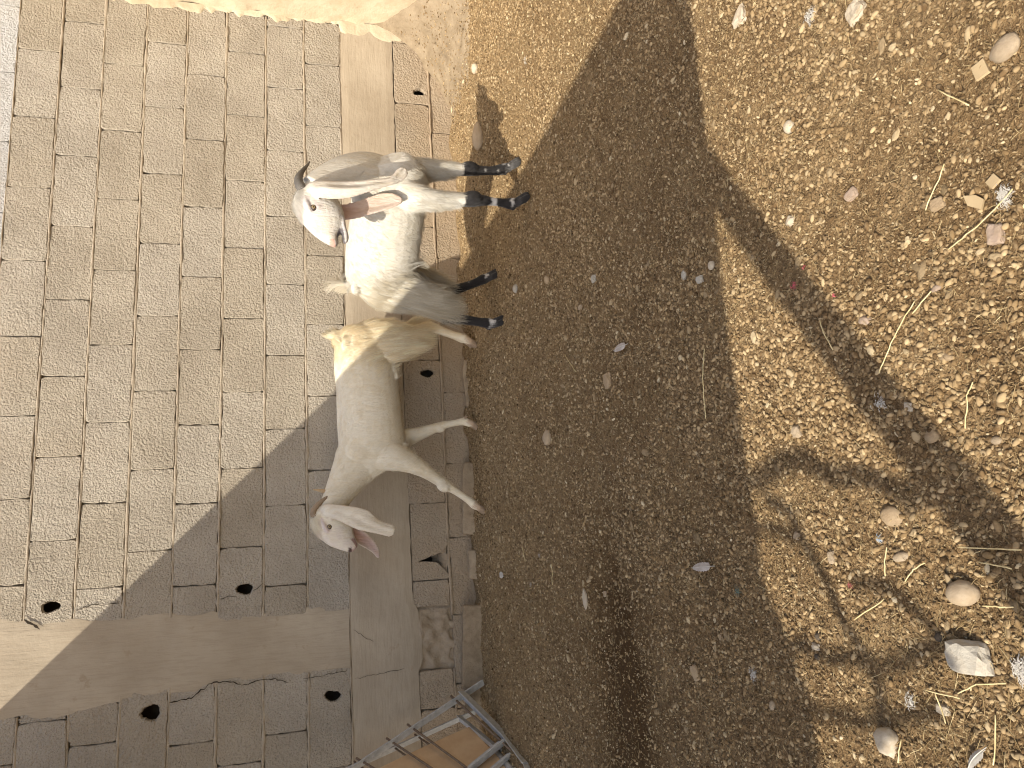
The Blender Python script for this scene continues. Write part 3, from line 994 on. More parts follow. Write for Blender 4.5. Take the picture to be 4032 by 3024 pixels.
def fur(name, me, co, col, weight, count, length, comb, lift, width, segs, parent, droop=0.0, clump=0.0, curl=0.0, seed=1, tint=None):
    """ribbons of hair rooted on the skin. weight(co, nrm), length(p), comb(p, nrm) are vectorised"""
    r = np.random.default_rng(seed)
    nv = len(co)
    nrm = np.empty(nv * 3); me.vertices.foreach_get('normal', nrm); nrm = nrm.reshape(-1, 3)
    w = np.clip(weight(co, nrm), 0, None)
    idx = r.choice(nv, count, p=w / w.sum())
    P0 = co[idx] + r.normal(0, .002, (count, 3)); NN = nrm[idx]
    C = np.clip(col[idx] * r.uniform(.95, 1.10, (count, 1)), 0, .84)
    if tint is not None:
        C = tint(P0, C, r)
    L = length(P0) * r.uniform(.65, 1.15, count)
    D = comb(P0, NN)
    D = D - NN * (D * NN).sum(1, keepdims=True)
    D /= np.linalg.norm(D, axis=1, keepdims=True) + 1e-9
    if clump > 0:
        g = r.choice(count, max(2, count // 16), replace=False)
        kd = kdtree.KDTree(len(g))
        for i, q in enumerate(g): kd.insert(P0[q], i)
        kd.balance()
        gi = np.array([g[kd.find(p)[1]] for p in P0])
    else:
        gi = np.arange(count)
    if clump > 0:
        C = C * (1 + (r.uniform(-.20, .10, (count, 1))[gi]) * np.clip(.35 + (L - .02) / .05, .35, 1)[:, None] * np.array([[.8, 1.0, 1.4]]))
    D = D + r.normal(0, .12, D.shape) + NN * lift
    ph = r.uniform(0, 6.28, count)[gi]
    pts = [P0 - NN * 0.0015]
    p = P0.copy()
    d = D / np.linalg.norm(D, axis=1, keepdims=True)
    g_ = np.array([0, 0, -1.0])
    S = np.cross(d, NN)
    for s in range(segs):
        t = (s + 1) / segs
        p = p + d * (L / segs)[:, None]
        d = d + g_ * droop / segs + S * (curl * np.sin(ph + 5 * t))[:, None]
        d /= np.linalg.norm(d, axis=1, keepdims=True)
        pts.append(p.copy())
    pts = np.stack(pts, 1)
    if clump > 0:
        gp = pts[gi] - pts[gi][:, :1]
        off = pts[gi] - pts
        k = (np.linspace(0, 1, segs + 1) ** 1.2)[None, :, None] * clump
        pts = pts + off * k
    Sd = np.cross(D, NN); Sd /= np.linalg.norm(Sd, axis=1, keepdims=True) + 1e-9
    V = np.empty((count, segs + 1, 2, 3))
    for s in range(segs + 1):
        ww = width * (1 - 0.85 * (s / segs) ** 1.5) / 2
        V[:, s, 0] = pts[:, s] - Sd * ww
        V[:, s, 1] = pts[:, s] + Sd * ww
    V = V.reshape(-1, 3)
    base = (np.arange(count) * (segs + 1) * 2)[:, None, None]
    q = np.arange(segs)[None, :, None] * 2
    F = (base + q + np.array([0, 1, 3, 2])[None, None, :]).reshape(-1, 4)
    m_ = bpy.data.meshes.new(name)
    m_.vertices.add(len(V)); m_.vertices.foreach_set('co', V.ravel())
    m_.loops.add(F.size); m_.loops.foreach_set('vertex_index', F.ravel().astype(np.int32))
    m_.polygons.add(len(F)); m_.polygons.foreach_set('loop_start', np.arange(0, F.size, 4, dtype=np.int32))
    m_.update(calc_edges=True)
    m_.shade_smooth()
    cc = np.ones((len(V), 4), np.float32); cc[:, :3] = np.repeat(np.clip(C, 0, .86), (segs + 1) * 2, axis=0)
    at = m_.color_attributes.new('Col', 'FLOAT_COLOR', 'POINT'); at.data.foreach_set('color', cc.ravel())
    NV = np.repeat(NN + np.array([-.08, -.06, .16]), (segs + 1) * 2, axis=0); NV /= np.linalg.norm(NV, axis=1, keepdims=True)
    m_.normals_split_custom_set_from_vertices([tuple(x) for x in NV])
    o = link(name, m_, MHAIR)
    keep_world(o, parent)
    return o

WHITE, CREAM, PINK, BEIGE = (0.61, 0.58, 0.515), (0.63, 0.55, 0.41), (0.56, 0.39, 0.365), (0.58, 0.49, 0.40)
BLACK, GREY = (0.022, 0.020, 0.020), (0.17, 0.15, 0.16)
def mixt(a, b_, t):
    t = min(max(t, 0), 1)
    return tuple(x + (y - x) * t for x, y in zip(a, b_))
def n3(p, sc, seed):
    return float(vn(np.array([p[0] / sc]), p[1] / sc, p[2] / sc, seed)[0])

def horn_part(name, keys, m, parent):
    K = cat_interp(keys, 0.006)
    rad = [max(.0008, r * (1 + 0.05 * math.sin(i * 2.2))) for i, r in enumerate(K[:, 3])]
    V, F = tube_geo([tuple(p) for p in K[:, :3]], rad, 12)
    o = link(name, mesh(name, V, F, True), m)
    keep_world(o, parent)
    return o
M_EYE, n_, b_e = mat('goat_eye')
if True:
    tc = N(n_, 'ShaderNodeTexCoord').outputs['Object']
    sx = sep(n_, tc)
    d_ = math_(n_, 'SQRT', math_(n_, 'ADD', math_(n_, 'POWER', sx[0], 2.0), math_(n_, 'POWER', sx[2], 2.0)))
    iris = ramp(n_, math_(n_, 'MULTIPLY', d_, 100.0), [(0.60, (0.30, 0.21, 0.10)), (0.80, (0.05, 0.035, 0.03))])
    pup = math_(n_, 'MULTIPLY', math_(n_, 'LESS_THAN', math_(n_, 'ABSOLUTE', sx[2]), 0.0016), math_(n_, 'LESS_THAN', math_(n_, 'ABSOLUTE', sx[0]), 0.0046))
    n_.links.new(mixc(n_, pup, iris, (0.006, 0.006, 0.006)), b_e.inputs['Base Color'])
    b_e.inputs['Roughness'].default_value = 0.08; b_e.inputs['Specular IOR Level'].default_value = 0.6
def eye_part(loc, r, tilt, parent):
    bm = bmesh.new(); bmesh.ops.create_uvsphere(bm, u_segments=20, v_segments=14, radius=r)
    me = bpy.data.meshes.new('eye'); bm.to_mesh(me); bm.free(); me.shade_smooth()
    o = link('eye', me, M_EYE)
    o.location = loc; o.rotation_euler = (0, tilt, 0); o.scale = (1, .8, 1)
    keep_world(o, parent)

def leg_col_dark(z_top, seed, white_bands=(), amt=0.1):
    def f(t, a, p):
        k = n3(p, .02, seed)
        z = p[2] + 0.012 * k
        if z > z_top: return mixt(WHITE, BLACK, (z_top + 0.012 - z) / .012 * .0)
        for lo, hi, side in white_bands:
            if lo < z < hi and (side is None or math.cos(a - side) > 0.25 + .3 * k): return (0.55, 0.53, 0.50)
        if k > 0.80 - amt: return (0.30, 0.29, 0.28)
        return BLACK
    return f

# ---- the taller goat that looks back over its shoulder
def goat_one():
    G = empty('goat', (1.375, -0.925, 0.0))
    tag(G, 'larger white goat with black lower legs and one grey horn, head turned back', 'goat', 'white long-eared goats')
    h = np.array([.63, -.775, 0]); rt = np.array([-.775, -.63, 0])
    C0 = np.array([1.375, -.925, 0])
    fl = Flesh()
    def body_col(t, a, p):
        k = 0.5 + 0.5 * n3(p, .12, 2)
        c = mixt(WHITE, CREAM, 0.20 * k)
        if t < 0.22: c = mixt(c, CREAM, (0.22 - t) / .22 * .45)
        return c
    B = [(-.325, .655, .030, .05), (-.30, .635, .075, .105), (-.25, .615, .105, .14), (-.17, .605, .12, .157), (-.05, .598, .134, .163), (.07, .590, .138, .160), (.17, .587, .130, .160), (.26, .585, .112, .158), (.33, .585, .085, .130), (.375, .60, .045, .075)]
    fl.loft([(*(C0 + h * s)[:2], z, w, hh) for s, z, w, hh in B], rt, body_col, 28, 0.012)
    # neck
    fl.loft([(1.545, -1.105, .600, .085, .13), (1.560, -1.150, .675, .078, .115), (1.545, -1.185, .755, .066, .092), (1.495, -1.215, .840, .056, .075), (1.440, -1.238, .905, .050, .060)], (0.25, -1, 0.1), lambda t, a, p: mixt(WHITE, CREAM, .15 * (1 + n3(p, .1, 4))), 24)
    # head, in profile towards the left
    y0 = -1.245
    def head_col(t, a, p):
        c = mixt(WHITE, (0.70, 0.64, 0.60), 0.3 * (1 + n3(p, .03, 5)) * (1 if t > .3 else .4))
        if t > .93: c = mixt(c, (0.42, 0.36, 0.35), .7)
        if t > .60 and math.sin(a) < -0.8: c = GREY
        if t > .80 and abs(p[2] - .836) < .010 and p[0] < 1.218: c = mixt(c, (0.52, 0.27, 0.20), .8)
        return c
    fl.rings([((1.475, .930), (1.450, .835), .040, y0 + .02), ((1.425, .968), (1.405, .815), .056, y0 + .005), ((1.370, .986), (1.362, .795), .061, y0), ((1.320, .968), (1.320, .785), .056, y0), ((1.280, .940), (1.288, .790), .046, y0), ((1.245, .908), (1.262, .800), .037, y0), ((1.220, .874), (1.240, .813), .032, y0), ((1.206, .848), (1.222, .815), .028, y0), ((1.197, .828), (1.206, .815), .018, y0)], head_col)
    fl.rings([((1.310, .805), (1.315, .785), .030, y0), ((1.270, .803), (1.275, .780), .028, y0), ((1.245, .798), (1.252, .773), .025, y0), ((1.223, .795), (1.231, .772), .021, y0), ((1.212, .790), (1.217, .779), .012, y0)], lambda t, a, p: (.13, .115, .12) if math.sin(a) > .35 else (0.56, 0.52, 0.50), 18)
    # brow over the eye and forelock bump
    fl.loft([(1.372, -1.288, .935, .012, .012), (1.345, -1.297, .932, .014, .012), (1.318, -1.292, .918, .010, .010)], (0, -1, 0), lambda t, a, p: (0.62, 0.57, 0.55), 12)
    fl.loft([(1.328, -1.291, .890, .012, .010), (1.345, -1.297, .889, .012, .008)], (0, -1, 0), lambda t, a, p: (0.58, 0.52, 0.52), 12)
    # ears
    eo = lambda t, s, p: mixt(mixt(WHITE, BEIGE, .25 + .25 * n3(p, .03, 9)), (0.55, 0.42, 0.36), max(0, abs(s) - .7) * 1.3)
    ei = lambda t, s, p: mixt(PINK, BEIGE, max(0, min(1, (t - .35) * 3)) * .75 + .1 * n3(p, .03, 3))
    fl.ear([(1.418, -1.280, .928, .020, .3), (1.404, -1.312, .900, .033, .30), (1.398, -1.330, .850, .039, .30), (1.400, -1.338, .790, .037, .25), (1.412, -1.340, .725, .030, .30), (1.428, -1.338, .665, .022, .5), (1.446, -1.334, .610, .017, .5), (1.468, -1.330, .580, .022, .3), (1.492, -1.332, .562, .024, .1), (1.510, -1.332, .556, .012, .1)], (1, 0, 0.1), (0, -1, 0), 0.012, eo, eo, .55, 1)
    fl.ear([(1.405, -1.195, .905, .02, .2), (1.385, -1.175, .850, .030, .25), (1.374, -1.180, .795, .034, .35), (1.378, -1.195, .740, .036, .35), (1.398, -1.208, .680, .037, .25), (1.416, -1.218, .625, .038, .15), (1.418, -1.228, .580, .028, .1), (1.416, -1.232, .552, .010, .1)], (1, 0, 0.12), (0, 1, 0), 0.012, eo, ei, .22, 4)
    # legs
    legd = leg_col_dark
    fl.loft([(1.490, -1.075, .70, .012, .035), (1.495, -1.090, .66, .040, .068), (1.505, -1.115, .60, .055, .085), (1.470, -1.165, .52, .056, .075), (1.452, -1.185, .44, .043, .052), (1.452, -1.188, .36, .035, .039), (1.458, -1.190, .285, .029, .031), (1.460, -1.190, .245, .029, .031), (1.462, -1.187, .20, .022, .024), (1.460, -1.186, .155, .0165, .018), (1.456, -1.187, .105, .018, .020), (1.453, -1.190, .078, .023, .025), (1.456, -1.196, .055, .020, .022), (1.460, -1.202, .036, .016, .018)], rt, legd(.280, 31, [(.140, .168, None), (.060, .075, 1.2)], -.05), 18, .006)
    fl.loft([(1.585, -1.035, .70, .012, .035), (1.600, -1.045, .66, .036, .064), (1.615, -1.060, .60, .050, .08), (1.625, -1.085, .50, .055, .068), (1.634, -1.095, .42, .045, .052), (1.640, -1.100, .34, .036, .041), (1.645, -1.102, .270, .027, .029), (1.647, -1.102, .230, .026, .028), (1.648, -1.100, .18, .020, .022), (1.652, -1.098, .13, .018, .020), (1.660, -1.100, .085, .023, .025), (1.668, -1.107, .056, .020, .022), (1.674, -1.114, .036, .016, .018)], rt, legd(.262, 37, [(.085, .125, 3.4), (.045, .06, 2.0), (.17, .3, 3.6)], .15), 18, .006)
    fl.loft([(1.235, -.765, .715, .012, .045), (1.228, -.770, .67, .045, .095), (1.215, -.775, .60, .066, .120), (1.190, -.775, .52, .066, .115), (1.165, -.762, .44, .056, .090), (1.130, -.735, .36, .040, .055), (1.096, -.705, .295, .026, .034), (1.084, -.700, .255, .024, .030), (1.072, -.708, .19, .021, .024), (1.060, -.718, .13, .020, .022), (1.052, -.724, .085, .024, .026), (1.050, -.733, .065, .021, .022), (1.050, -.742, .046, .016, .018)], rt, legd(.345, 41, [(.065, .085, .5)], -.05), 18, .006)
    fl.loft([(1.285, -.705, .70, .012, .045), (1.295, -.700, .66, .040, .090), (1.300, -.690, .60, .060, .115), (1.290, -.680, .50, .060, .105), (1.275, -.660, .42, .050, .080), (1.250, -.635, .33, .034, .045), (1.240, -.630, .27, .024, .031), (1.255, -.640, .20, .021, .024), (1.278, -.652, .13, .019, .021), (1.297, -.662, .085, .023, .025), (1.304, -.670, .062, .020, .022), (1.310, -.678, .042, .016, .018)], rt, legd(.335, 43, [(.06, .078, 2.0)], -.05), 18, .006)
    # brisket and tail
    fl.loft([(1.50, -1.08, .46, .06, .035), (1.55, -1.15, .50, .060, .045), (1.58, -1.18, .56, .045, .045)], rt, lambda t, a, p: WHITE, 18)
    fl.loft([(1.215, -.725, .715, .03, .03), (1.222, -.715, .750, .024, .026), (1.235, -.705, .785, .014, .016), (1.245, -.70, .805, .006, .006)], rt, lambda t, a, p: CREAM, 14)
    BC = lambda t, a, p: body_col(.5, a, p)
    # shoulder blades, hips, elbows, knees and hocks
    fl.blob(C0 + h * .215 + rt * .068 + (0, 0, .630), (.095, .049, .075), BC, (.3, -.25, .9))
    fl.blob(C0 - h * .215 + rt * .070 + (0, 0, .715), (.035, .028, .024), BC, tuple(h))
    fl.blob((1.464, -1.202, .246), (.042, .031, .031), BLACK, (0, 0, 1)); fl.blob((1.652, -1.112, .230), (.040, .028, .029), BLACK, (0, 0, 1))
    fl.blob((1.078, -.685, .285), (.024, .016, .018), BLACK, (0, 0, 1)); fl.blob((1.228, -.614, .275), (.024, .016, .018), BLACK, (0, 0, 1))
    fl.blob((1.47, -1.14, .452), (.040, .030, .030), BC, (.6, -.7, 0))
    fl.hoof((1.462, -1.200), h, .0, BLACK); fl.hoof((1.674, -1.112), h, .0, (.05, .047, .045)); fl.hoof((1.050, -.738), (.35, -.93, 0), .016, BLACK); fl.hoof((1.308, -.676), (.5, -.86, 0), .012, BLACK)
    me, co, col = fl.fuse('body')
    body = link('body', me, MFUR); keep_world(body, G)
    horn_part('horn', [(1.422, -1.262, .945, .022), (1.448, -1.262, .960, .0195), (1.478, -1.255, .962, .0155), (1.515, -1.24, .948, .0095), (1.548, -1.225, .930, .006), (1.572, -1.215, .918, .002)], MHORN, G)
    horn_part('horn', [(1.432, -1.218, .945, .017), (1.450, -1.205, .950, .015), (1.485, -1.185, .945, .012), (1.525, -1.165, .925, .008), (1.560, -1.150, .900, .002)], MHORN, G)
    eye_part((1.333, -1.2965, .908), .0140, .5, G)
    # hair
    along = np.array([-.63, .775, 0])
    black = lambda co_: col.mean(1) < .3
    trunk = lambda c, n: ((c[:, 2] > .30) & ~black(c)).astype(float)
    comb = lambda p, n: along * .6 + np.array([0, 0, -.75]) + 0 * p
    sl = lambda c: (c - C0) @ h
    hd = lambda c: (c[:, 2] > .83) | (c[:, 1] < -1.27) | ((c[:, 0] < 1.46) & (c[:, 1] < -1.17) & (c[:, 2] > .53))
    crm = lambda P0, C, r: np.clip(C * (1.04 - .20 * r.uniform(0, 1, (len(P0), 1)) * np.array([[0, .30, 1.0]]) * sstep(-.02, -.25, sl(P0))[:, None]), 0, .86)
    def leng(p):
        s_ = sl(p)
        a = sstep(-.05, -.20, s_)
        return .013 + a * (.020 + .030 * sstep(.70, .55, p[:, 2]) + .105 * sstep(.56, .42, p[:, 2])) + .030 * sstep(.15, .25, s_) * sstep(.52, .44, p[:, 2]) * (p[:, 2] > .31)
    comb2 = lambda p, n: along * (.65 - .50 * sstep(-.05, -.25, sl(p)))[:, None] + np.array([0, 0, -.8])
    wt = lambda c, n: trunk(c, n) * (1 - .97 * hd(c)) * (.02 + 1.0 * sstep(-.03, -.22, sl(c)) * (.5 + (c[:, 2] < .66)) + .35 * sstep(.14, .25, sl(c)) * sstep(.52, .44, c[:, 2]))
    fur('coat', me, co, col, wt, 22000, leng, comb2, .06, .0017, 5, G, droop=.25, clump=.35, curl=.05, seed=2, tint=crm)
    body_w = lambda c, n: trunk(c, n) * (1 - hd(c)) * (c[:, 2] > .34)
    fur('guard_hair', me, co, col, body_w, 17000, lambda p: .022 + .022 * sstep(.60, .48, p[:, 2]), comb2, .035, .0009, 4, G, droop=.12, clump=.5, curl=.03, seed=31)
    fur('belly_hair', me, co, col, lambda c, n: trunk(c, n) * (n[:, 2] < -.45) * (c[:, 2] > .38) * (c[:, 2] < .50) * (np.abs(sl(c)) < .3), 1300, lambda p: np.full(len(p), .030), lambda p, n: along * .7 + np.array([0, 0, -.5]) + 0 * p, .35, .0013, 4, G, droop=.5, clump=.6, seed=32)
    hind = lambda c, n: sstep(-.04, -.20, sl(c)) * (c[:, 2] > .30) * sstep(.64, .48, c[:, 2]) * ~black(c)
    fur('breech_hair', me, co, col, hind, 3600, lambda p: .06 + .11 * np.clip((.55 - p[:, 2]) / .2, 0, 1), lambda p, n: along * .10 + np.array([0, 0, -1.]) + 0 * p, .06, .0022, 8, G, droop=.5, clump=.75, curl=.16, seed=3, tint=crm)
    fur('head_coat', me, co, col, lambda c, n: ((c[:, 2] > .86) & (c[:, 0] < 1.45) & (c[:, 1] > -1.31)).astype(float) * (1 + 6 * (c[:, 2] > .955)), 3000, lambda p: .008 + .018 * (p[:, 2] > .955), lambda p, n: np.array([-.6, 0, -.6]) + 0 * p, .2, .0013, 3, G, droop=.5, seed=5)
    fur('tail_hair', me, co, col * .6 + .4 * np.array(WHITE), lambda c, n: (sl(c) < -.20) * (c[:, 2] > .735), 1100, lambda p: .045 + .03 * (p[:, 2] > .78), lambda p, n: np.array([-.3, .2, .8]) + 0 * p, .6, .0018, 5, G, droop=.9, clump=.4, curl=.1, seed=4)
    fur('fringe_hair', me, co, col, lambda c, n: (sl(c) > .18) * (c[:, 2] > .30) * (c[:, 2] < .50) * (col[:, 0] > .4) * (c[:, 1] > -1.30), 1500, lambda p: np.full(len(p), .040), lambda p, n: np.array([-.2, .1, -1.]) + 0 * p, .25, .0018, 5, G, droop=.4, clump=.6, seed=6)
    fur('leg_coat', me, co, col, lambda c, n: black(c).astype(float) * (c[:, 2] > .06), 3500, lambda p: np.full(len(p), .012), lambda p, n: np.array([0, 0, -1.]) + 0 * p, .2, .0014, 2, G, seed=7)
    return G
goat_one()

# ---- the cream goat walking along the wall
def goat_two():
    G = empty('goat', (0.75, -0.26, 0.0))
    tag(G, 'smaller cream goat with pale legs and tan horns, walking along the wall in shade', 'goat', 'white long-eared goats')
    fl = Flesh()
    side = (0, -1, 0)
    yb = -.262
    IV = (0.785, 0.72, 0.585); YE = (0.75, 0.635, 0.43)
    def body_col(t, a, p):
        k = .5 + .5 * n3(p, .10, 12)
        c = mixt(IV, YE, .25 * k)
        if t < .35: c = mixt(c, YE, (.35 - t) / .35 * .55)
        return c
    B = [(1.168, .62, .045, .07), (1.150, .62, .075, .115), (1.10, .625, .100, .150), (1.02, .632, .114, .157), (.92, .633, .120, .157), (.80, .620, .126, .156), (.68, .612, .128, .158), (.58, .610, .122, .165), (.49, .605, .108, .168), (.43, .59, .085, .135), (.395, .57, .05, .09)]
    fl.loft([(x, yb, z, w, hh) for x, z, w, hh in B], side, body_col, 28, .012)
    fl.loft([(.52, -.262, .66, .085, .115), (.455, -.270, .685, .082, .118), (.39, -.282, .725, .070, .098), (.325, -.298, .765, .058, .078), (.265, -.315, .800, .052, .064), (.225, -.325, .83, .048, .055)], side, lambda t, a, p: body_col(.5, a, p), 24)
    y0 = -.330
    def head_col(t, a, p):
        c = mixt(IV, (0.66, 0.56, 0.52), .35 + .3 * n3(p, .03, 15)) if t > .35 else IV
        if t > .86: c = (0.60, 0.45, 0.41)
        if t > .78 and abs(p[2] - .733) < .009 and p[0] < .041: c = (0.09, 0.05, 0.04)
        if t > .62 and -.92 < math.sin(a) < -.62: c = (0.36, 0.235, 0.205)
        return c
    fl.rings([((.245, .880), (.245, .800), .044, y0 + .01), ((.205, .908), (.212, .765), .054, y0), ((.160, .914), (.183, .738), .059, y0), ((.113, .891), (.147, .718), .054, y0), ((.078, .856), (.113, .714), .043, y0), ((.052, .820), (.086, .706), .034, y0), ((.034, .778), (.063, .697), .029, y0), ((.022, .742), (.047, .696), .026, y0), ((.021, .722), (.036, .704), .015, y0)], head_col)
    fl.loft([(.175, -.372, .862, .012, .010), (.148, -.384, .852, .013, .010), (.122, -.380, .835, .009, .009)], side, lambda t, a, p: (.64, .54, .50), 12)
    eo = lambda t, s, p: mixt(mixt(IV, BEIGE, .3 + .2 * n3(p, .03, 19)), (.6, .47, .38), max(0, abs(s) - .75) * 1.6)
    ei = lambda t, s, p: mixt((.46, .315, .285), (.60, .51, .42), max(0, abs(s) - .45) * 1.6 + max(0, t - .55))
    fl.ear([(.222, -.365, .862, .022, .3), (.216, -.395, .830, .034, .3), (.206, -.420, .780, .038, .28), (.184, -.436, .722, .047, .22), (.160, -.442, .676, .050, .2), (.136, -.442, .632, .037, .25), (.120, -.440, .585, .030, .25), (.110, -.440, .548, .030, .15), (.104, -.440, .530, .018, .1)], (.9, 0, .42), (0, -1, 0), .011, eo, eo, .3, 2)
    fl.ear([(.190, -.285, .840, .02, .2), (.150, -.262, .770, .032, .3), (.108, -.258, .700, .036, .35), (.070, -.262, .648, .031, .3), (.030, -.268, .612, .022, .2), (-.014, -.272, .592, .007, .1)], (.8, 0, -.55), (0, 1, 0), .011, eo, ei, .2, 5)
    lc = lambda t, a, p: mixt(mixt(IV, YE, .3 + .3 * n3(p, .04, 21)), (.33, .25, .18), max(0, (.078 - p[2]) / .02))
    ls = lambda t, a, p: (mixt(IV, YE, .25 + .3 * n3(p, .04, 22)) if p[2] < .42 else body_col(.5, a, p)) if p[2] > .075 else (.36, .28, .20)
    fl.loft([(.520, -.290, .70, .012, .035), (.510, -.303, .66, .034, .070), (.500, -.315, .60, .048, .090), (.475, -.325, .52, .052, .075), (.440, -.330, .435, .043, .052), (.395, -.326, .355, .031, .036), (.345, -.315, .285, .024, .027), (.326, -.312, .258, .023, .026), (.290, -.305, .20, .0175, .019), (.250, -.300, .145, .0165, .018), (.232, -.298, .120, .020, .022), (.216, -.296, .104, .019, .021), (.206, -.296, .088, .015, .017)], side, ls, 16, .006)
    fl.loft([(.545, -.235, .70, .012, .035), (.550, -.220, .66, .032, .066), (.555, -.205, .60, .045, .085), (.565, -.200, .50, .045, .060), (.585, -.205, .42, .038, .046), (.612, -.215, .33, .028, .032), (.635, -.220, .262, .021, .024), (.645, -.222, .225, .018, .020), (.655, -.224, .165, .0155, .017), (.661, -.225, .125, .019, .021), (.654, -.226, .104, .018, .020), (.646, -.226, .086, .015, .017)], side, lc, 16, .006)
    fl.loft([(1.085, -.290, .72, .012, .045), (1.082, -.303, .67, .034, .090), (1.075, -.318, .60, .050, .112), (1.060, -.330, .52, .056, .115), (1.065, -.335, .44, .046, .090), (1.105, -.330, .37, .034, .052), (1.143, -.320, .315, .024, .034), (1.146, -.318, .285, .022, .030), (1.130, -.312, .23, .018, .022), (1.112, -.308, .17, .017, .019), (1.098, -.304, .122, .021, .023), (1.090, -.302, .104, .019, .021), (1.080, -.301, .086, .015, .017)], side, ls, 16, .006)
    fl.loft([(1.095, -.235, .70, .012, .045), (1.100, -.220, .65, .034, .085), (1.110, -.205, .58, .050, .105), (1.115, -.195, .48, .046, .085), (1.165, -.195, .40, .033, .048), (1.200, -.200, .358, .024, .033), (1.190, -.202, .30, .020, .026), (1.160, -.205, .22, .017, .020), (1.135, -.206, .15, .017, .019), (1.120, -.208, .11, .020, .022), (1.112, -.208, .085, .016, .018)], side, lc, 16, .006)
    HC = (.30, .22, .15)
    BC = lambda t, a, p: body_col(.5, a, p)
    fl.hoof((.208, -.296), (-1, -.05, 0), .048, HC); fl.hoof((.652, -.226), (-1, 0, 0), .044, HC); fl.hoof((1.084, -.301), (-1, .05, 0), .048, HC); fl.hoof((1.110, -.208), (-1, 0, 0), .044, HC)
    fl.blob((.316, -.316, .264), (.036, .026, .028), BC, (.45, 0, .9)); fl.blob((.628, -.222, .256), (.032, .023, .025), BC, (0, 0, 1))
    fl.blob((1.160, -.318, .305), (.024, .015, .016), BC, (.3, 0, 1)); fl.blob((1.212, -.20, .352), (.022, .015, .016), BC, (.3, 0, 1))
    for q in (-1, 1):
        fl.blob((.515, yb + q * .064, .650), (.10, .047, .080), BC, (-.35, 0, .94))
        fl.blob((1.045, yb + q * .068, .732), (.045, .024, .026), BC, (1, 0, 0))
    fl.blob((.78, yb, .768), (.26, .018, .014), BC, (1, 0, 0))
    fl.blob((.475, -.325, .440), (.035, .028, .030), BC, (1, 0, 0))
    fl.loft([(1.105, -.262, .735, .03, .03), (1.115, -.265, .77, .024, .026), (1.112, -.268, .80, .016, .018), (1.108, -.268, .825, .006, .006)], side, lambda t, a, p: IV, 14)
    fl.loft([(.54, -.265, .452, .06, .03), (.47, -.268, .47, .055, .040), (.435, -.268, .53, .035, .035)], side, lambda t, a, p: IV, 16)
    fl.loft([(.96, -.320, .53, .02, .04), (.91, -.318, .502, .016, .026), (.87, -.316, .480, .008, .012)], side, lambda t, a, p: IV, 12)
    me, co, col = fl.fuse('body')
    body = link('body', me, MFUR); keep_world(body, G)
    horn_part('horn', [(.194, -.352, .878, .020), (.206, -.354, .898, .0175), (.230, -.354, .896, .0135), (.258, -.352, .872, .0115), (.282, -.348, .838, .009), (.297, -.342, .812, .004)], MHORN2, G)
    horn_part('horn', [(.200, -.305, .885, .016), (.232, -.300, .880, .0135), (.268, -.300, .842, .0115), (.296, -.305, .818, .0115), (.312, -.315, .838, .0105), (.320, -.320, .866, .008), (.326, -.322, .900, .003)], MHORN3, G)
    eye_part((.143, -.3830, .829), .0125, .9, G)
    trunk = lambda c, n: (c[:, 2] > .12).astype(float)
    comb = lambda p, n: np.array([.65, 0, -.75]) + 0 * p
    crm = lambda P0, C, r: np.clip(C * (1.05 - .22 * r.uniform(0, 1, (len(P0), 1)) * np.array([[0, .30, 1.0]])), 0, .86)
    def leng(p):
        a = sstep(.86, 1.02, p[:, 0]) * (p[:, 2] > .36)
        return .014 + a * (.022 + .055 * sstep(.72, .55, p[:, 2]) + .030 * sstep(.55, .45, p[:, 2]))
    comb2 = lambda p, n: np.array([1., 0, 0]) * (.70 - .62 * sstep(.86, 1.05, p[:, 0]))[:, None] + np.array([0, 0, -.8])
    hd = lambda c: (c[:, 0] < .22) | ((c[:, 1] < -.385) & (c[:, 0] < .3))
    fur('coat', me, co, col, lambda c, n: trunk(c, n) * (1 - .97 * hd(c)) * (.03 + sstep(.80, 1.05, c[:, 0]) * (c[:, 2] > .36)), 20000, leng, comb2, .06, .0017, 5, G, droop=.25, clump=.35, curl=.04, seed=12, tint=crm)
    fur('guard_hair', me, co, col, lambda c, n: trunk(c, n) * (1 - hd(c)) * (c[:, 2] > .20), 20000, lambda p: .024 + .022 * sstep(.62, .48, p[:, 2]) * (p[:, 2] > .42), comb2, .035, .0009, 4, G, droop=.12, clump=.5, curl=.03, seed=41)
    fur('belly_hair', me, co, col, lambda c, n: (n[:, 2] < -.45) * (c[:, 2] > .40) * (c[:, 2] < .52) * (c[:, 0] > .42) * (c[:, 0] < 1.0), 1300, lambda p: np.full(len(p), .028), lambda p, n: np.array([.7, 0, -.5]) + 0 * p, .35, .0013, 4, G, droop=.5, clump=.6, seed=42)
    fur('breech_hair', me, co, col, lambda c, n: sstep(.93, 1.10, c[:, 0]) * (c[:, 2] > .38) * sstep(.66, .50, c[:, 2]), 3000, lambda p: .030 + sstep(.93, 1.06, p[:, 0]) * (.035 + .05 * sstep(.58, .46, p[:, 2])), lambda p, n: np.array([.02, 0, -1.]) + 0 * p, .03, .0020, 7, G, droop=.5, clump=.65, curl=.07, seed=13, tint=crm)
    fur('head_coat', me, co, col, lambda c, n: ((c[:, 0] < .21) & (c[:, 2] > .872)).astype(float), 900, lambda p: np.full(len(p), .026), lambda p, n: np.array([-.7, 0, -.5]) + 0 * p, .4, .0014, 4, G, droop=.7, clump=.4, seed=15)
    fur('tail_hair', me, co, col, lambda c, n: (c[:, 0] > 1.05) * (c[:, 2] > .755), 900, lambda p: np.full(len(p), .042), lambda p, n: np.array([.25, -.1, .9]) + 0 * p, .6, .0017, 5, G, droop=.6, clump=.4, seed=14, tint=crm)
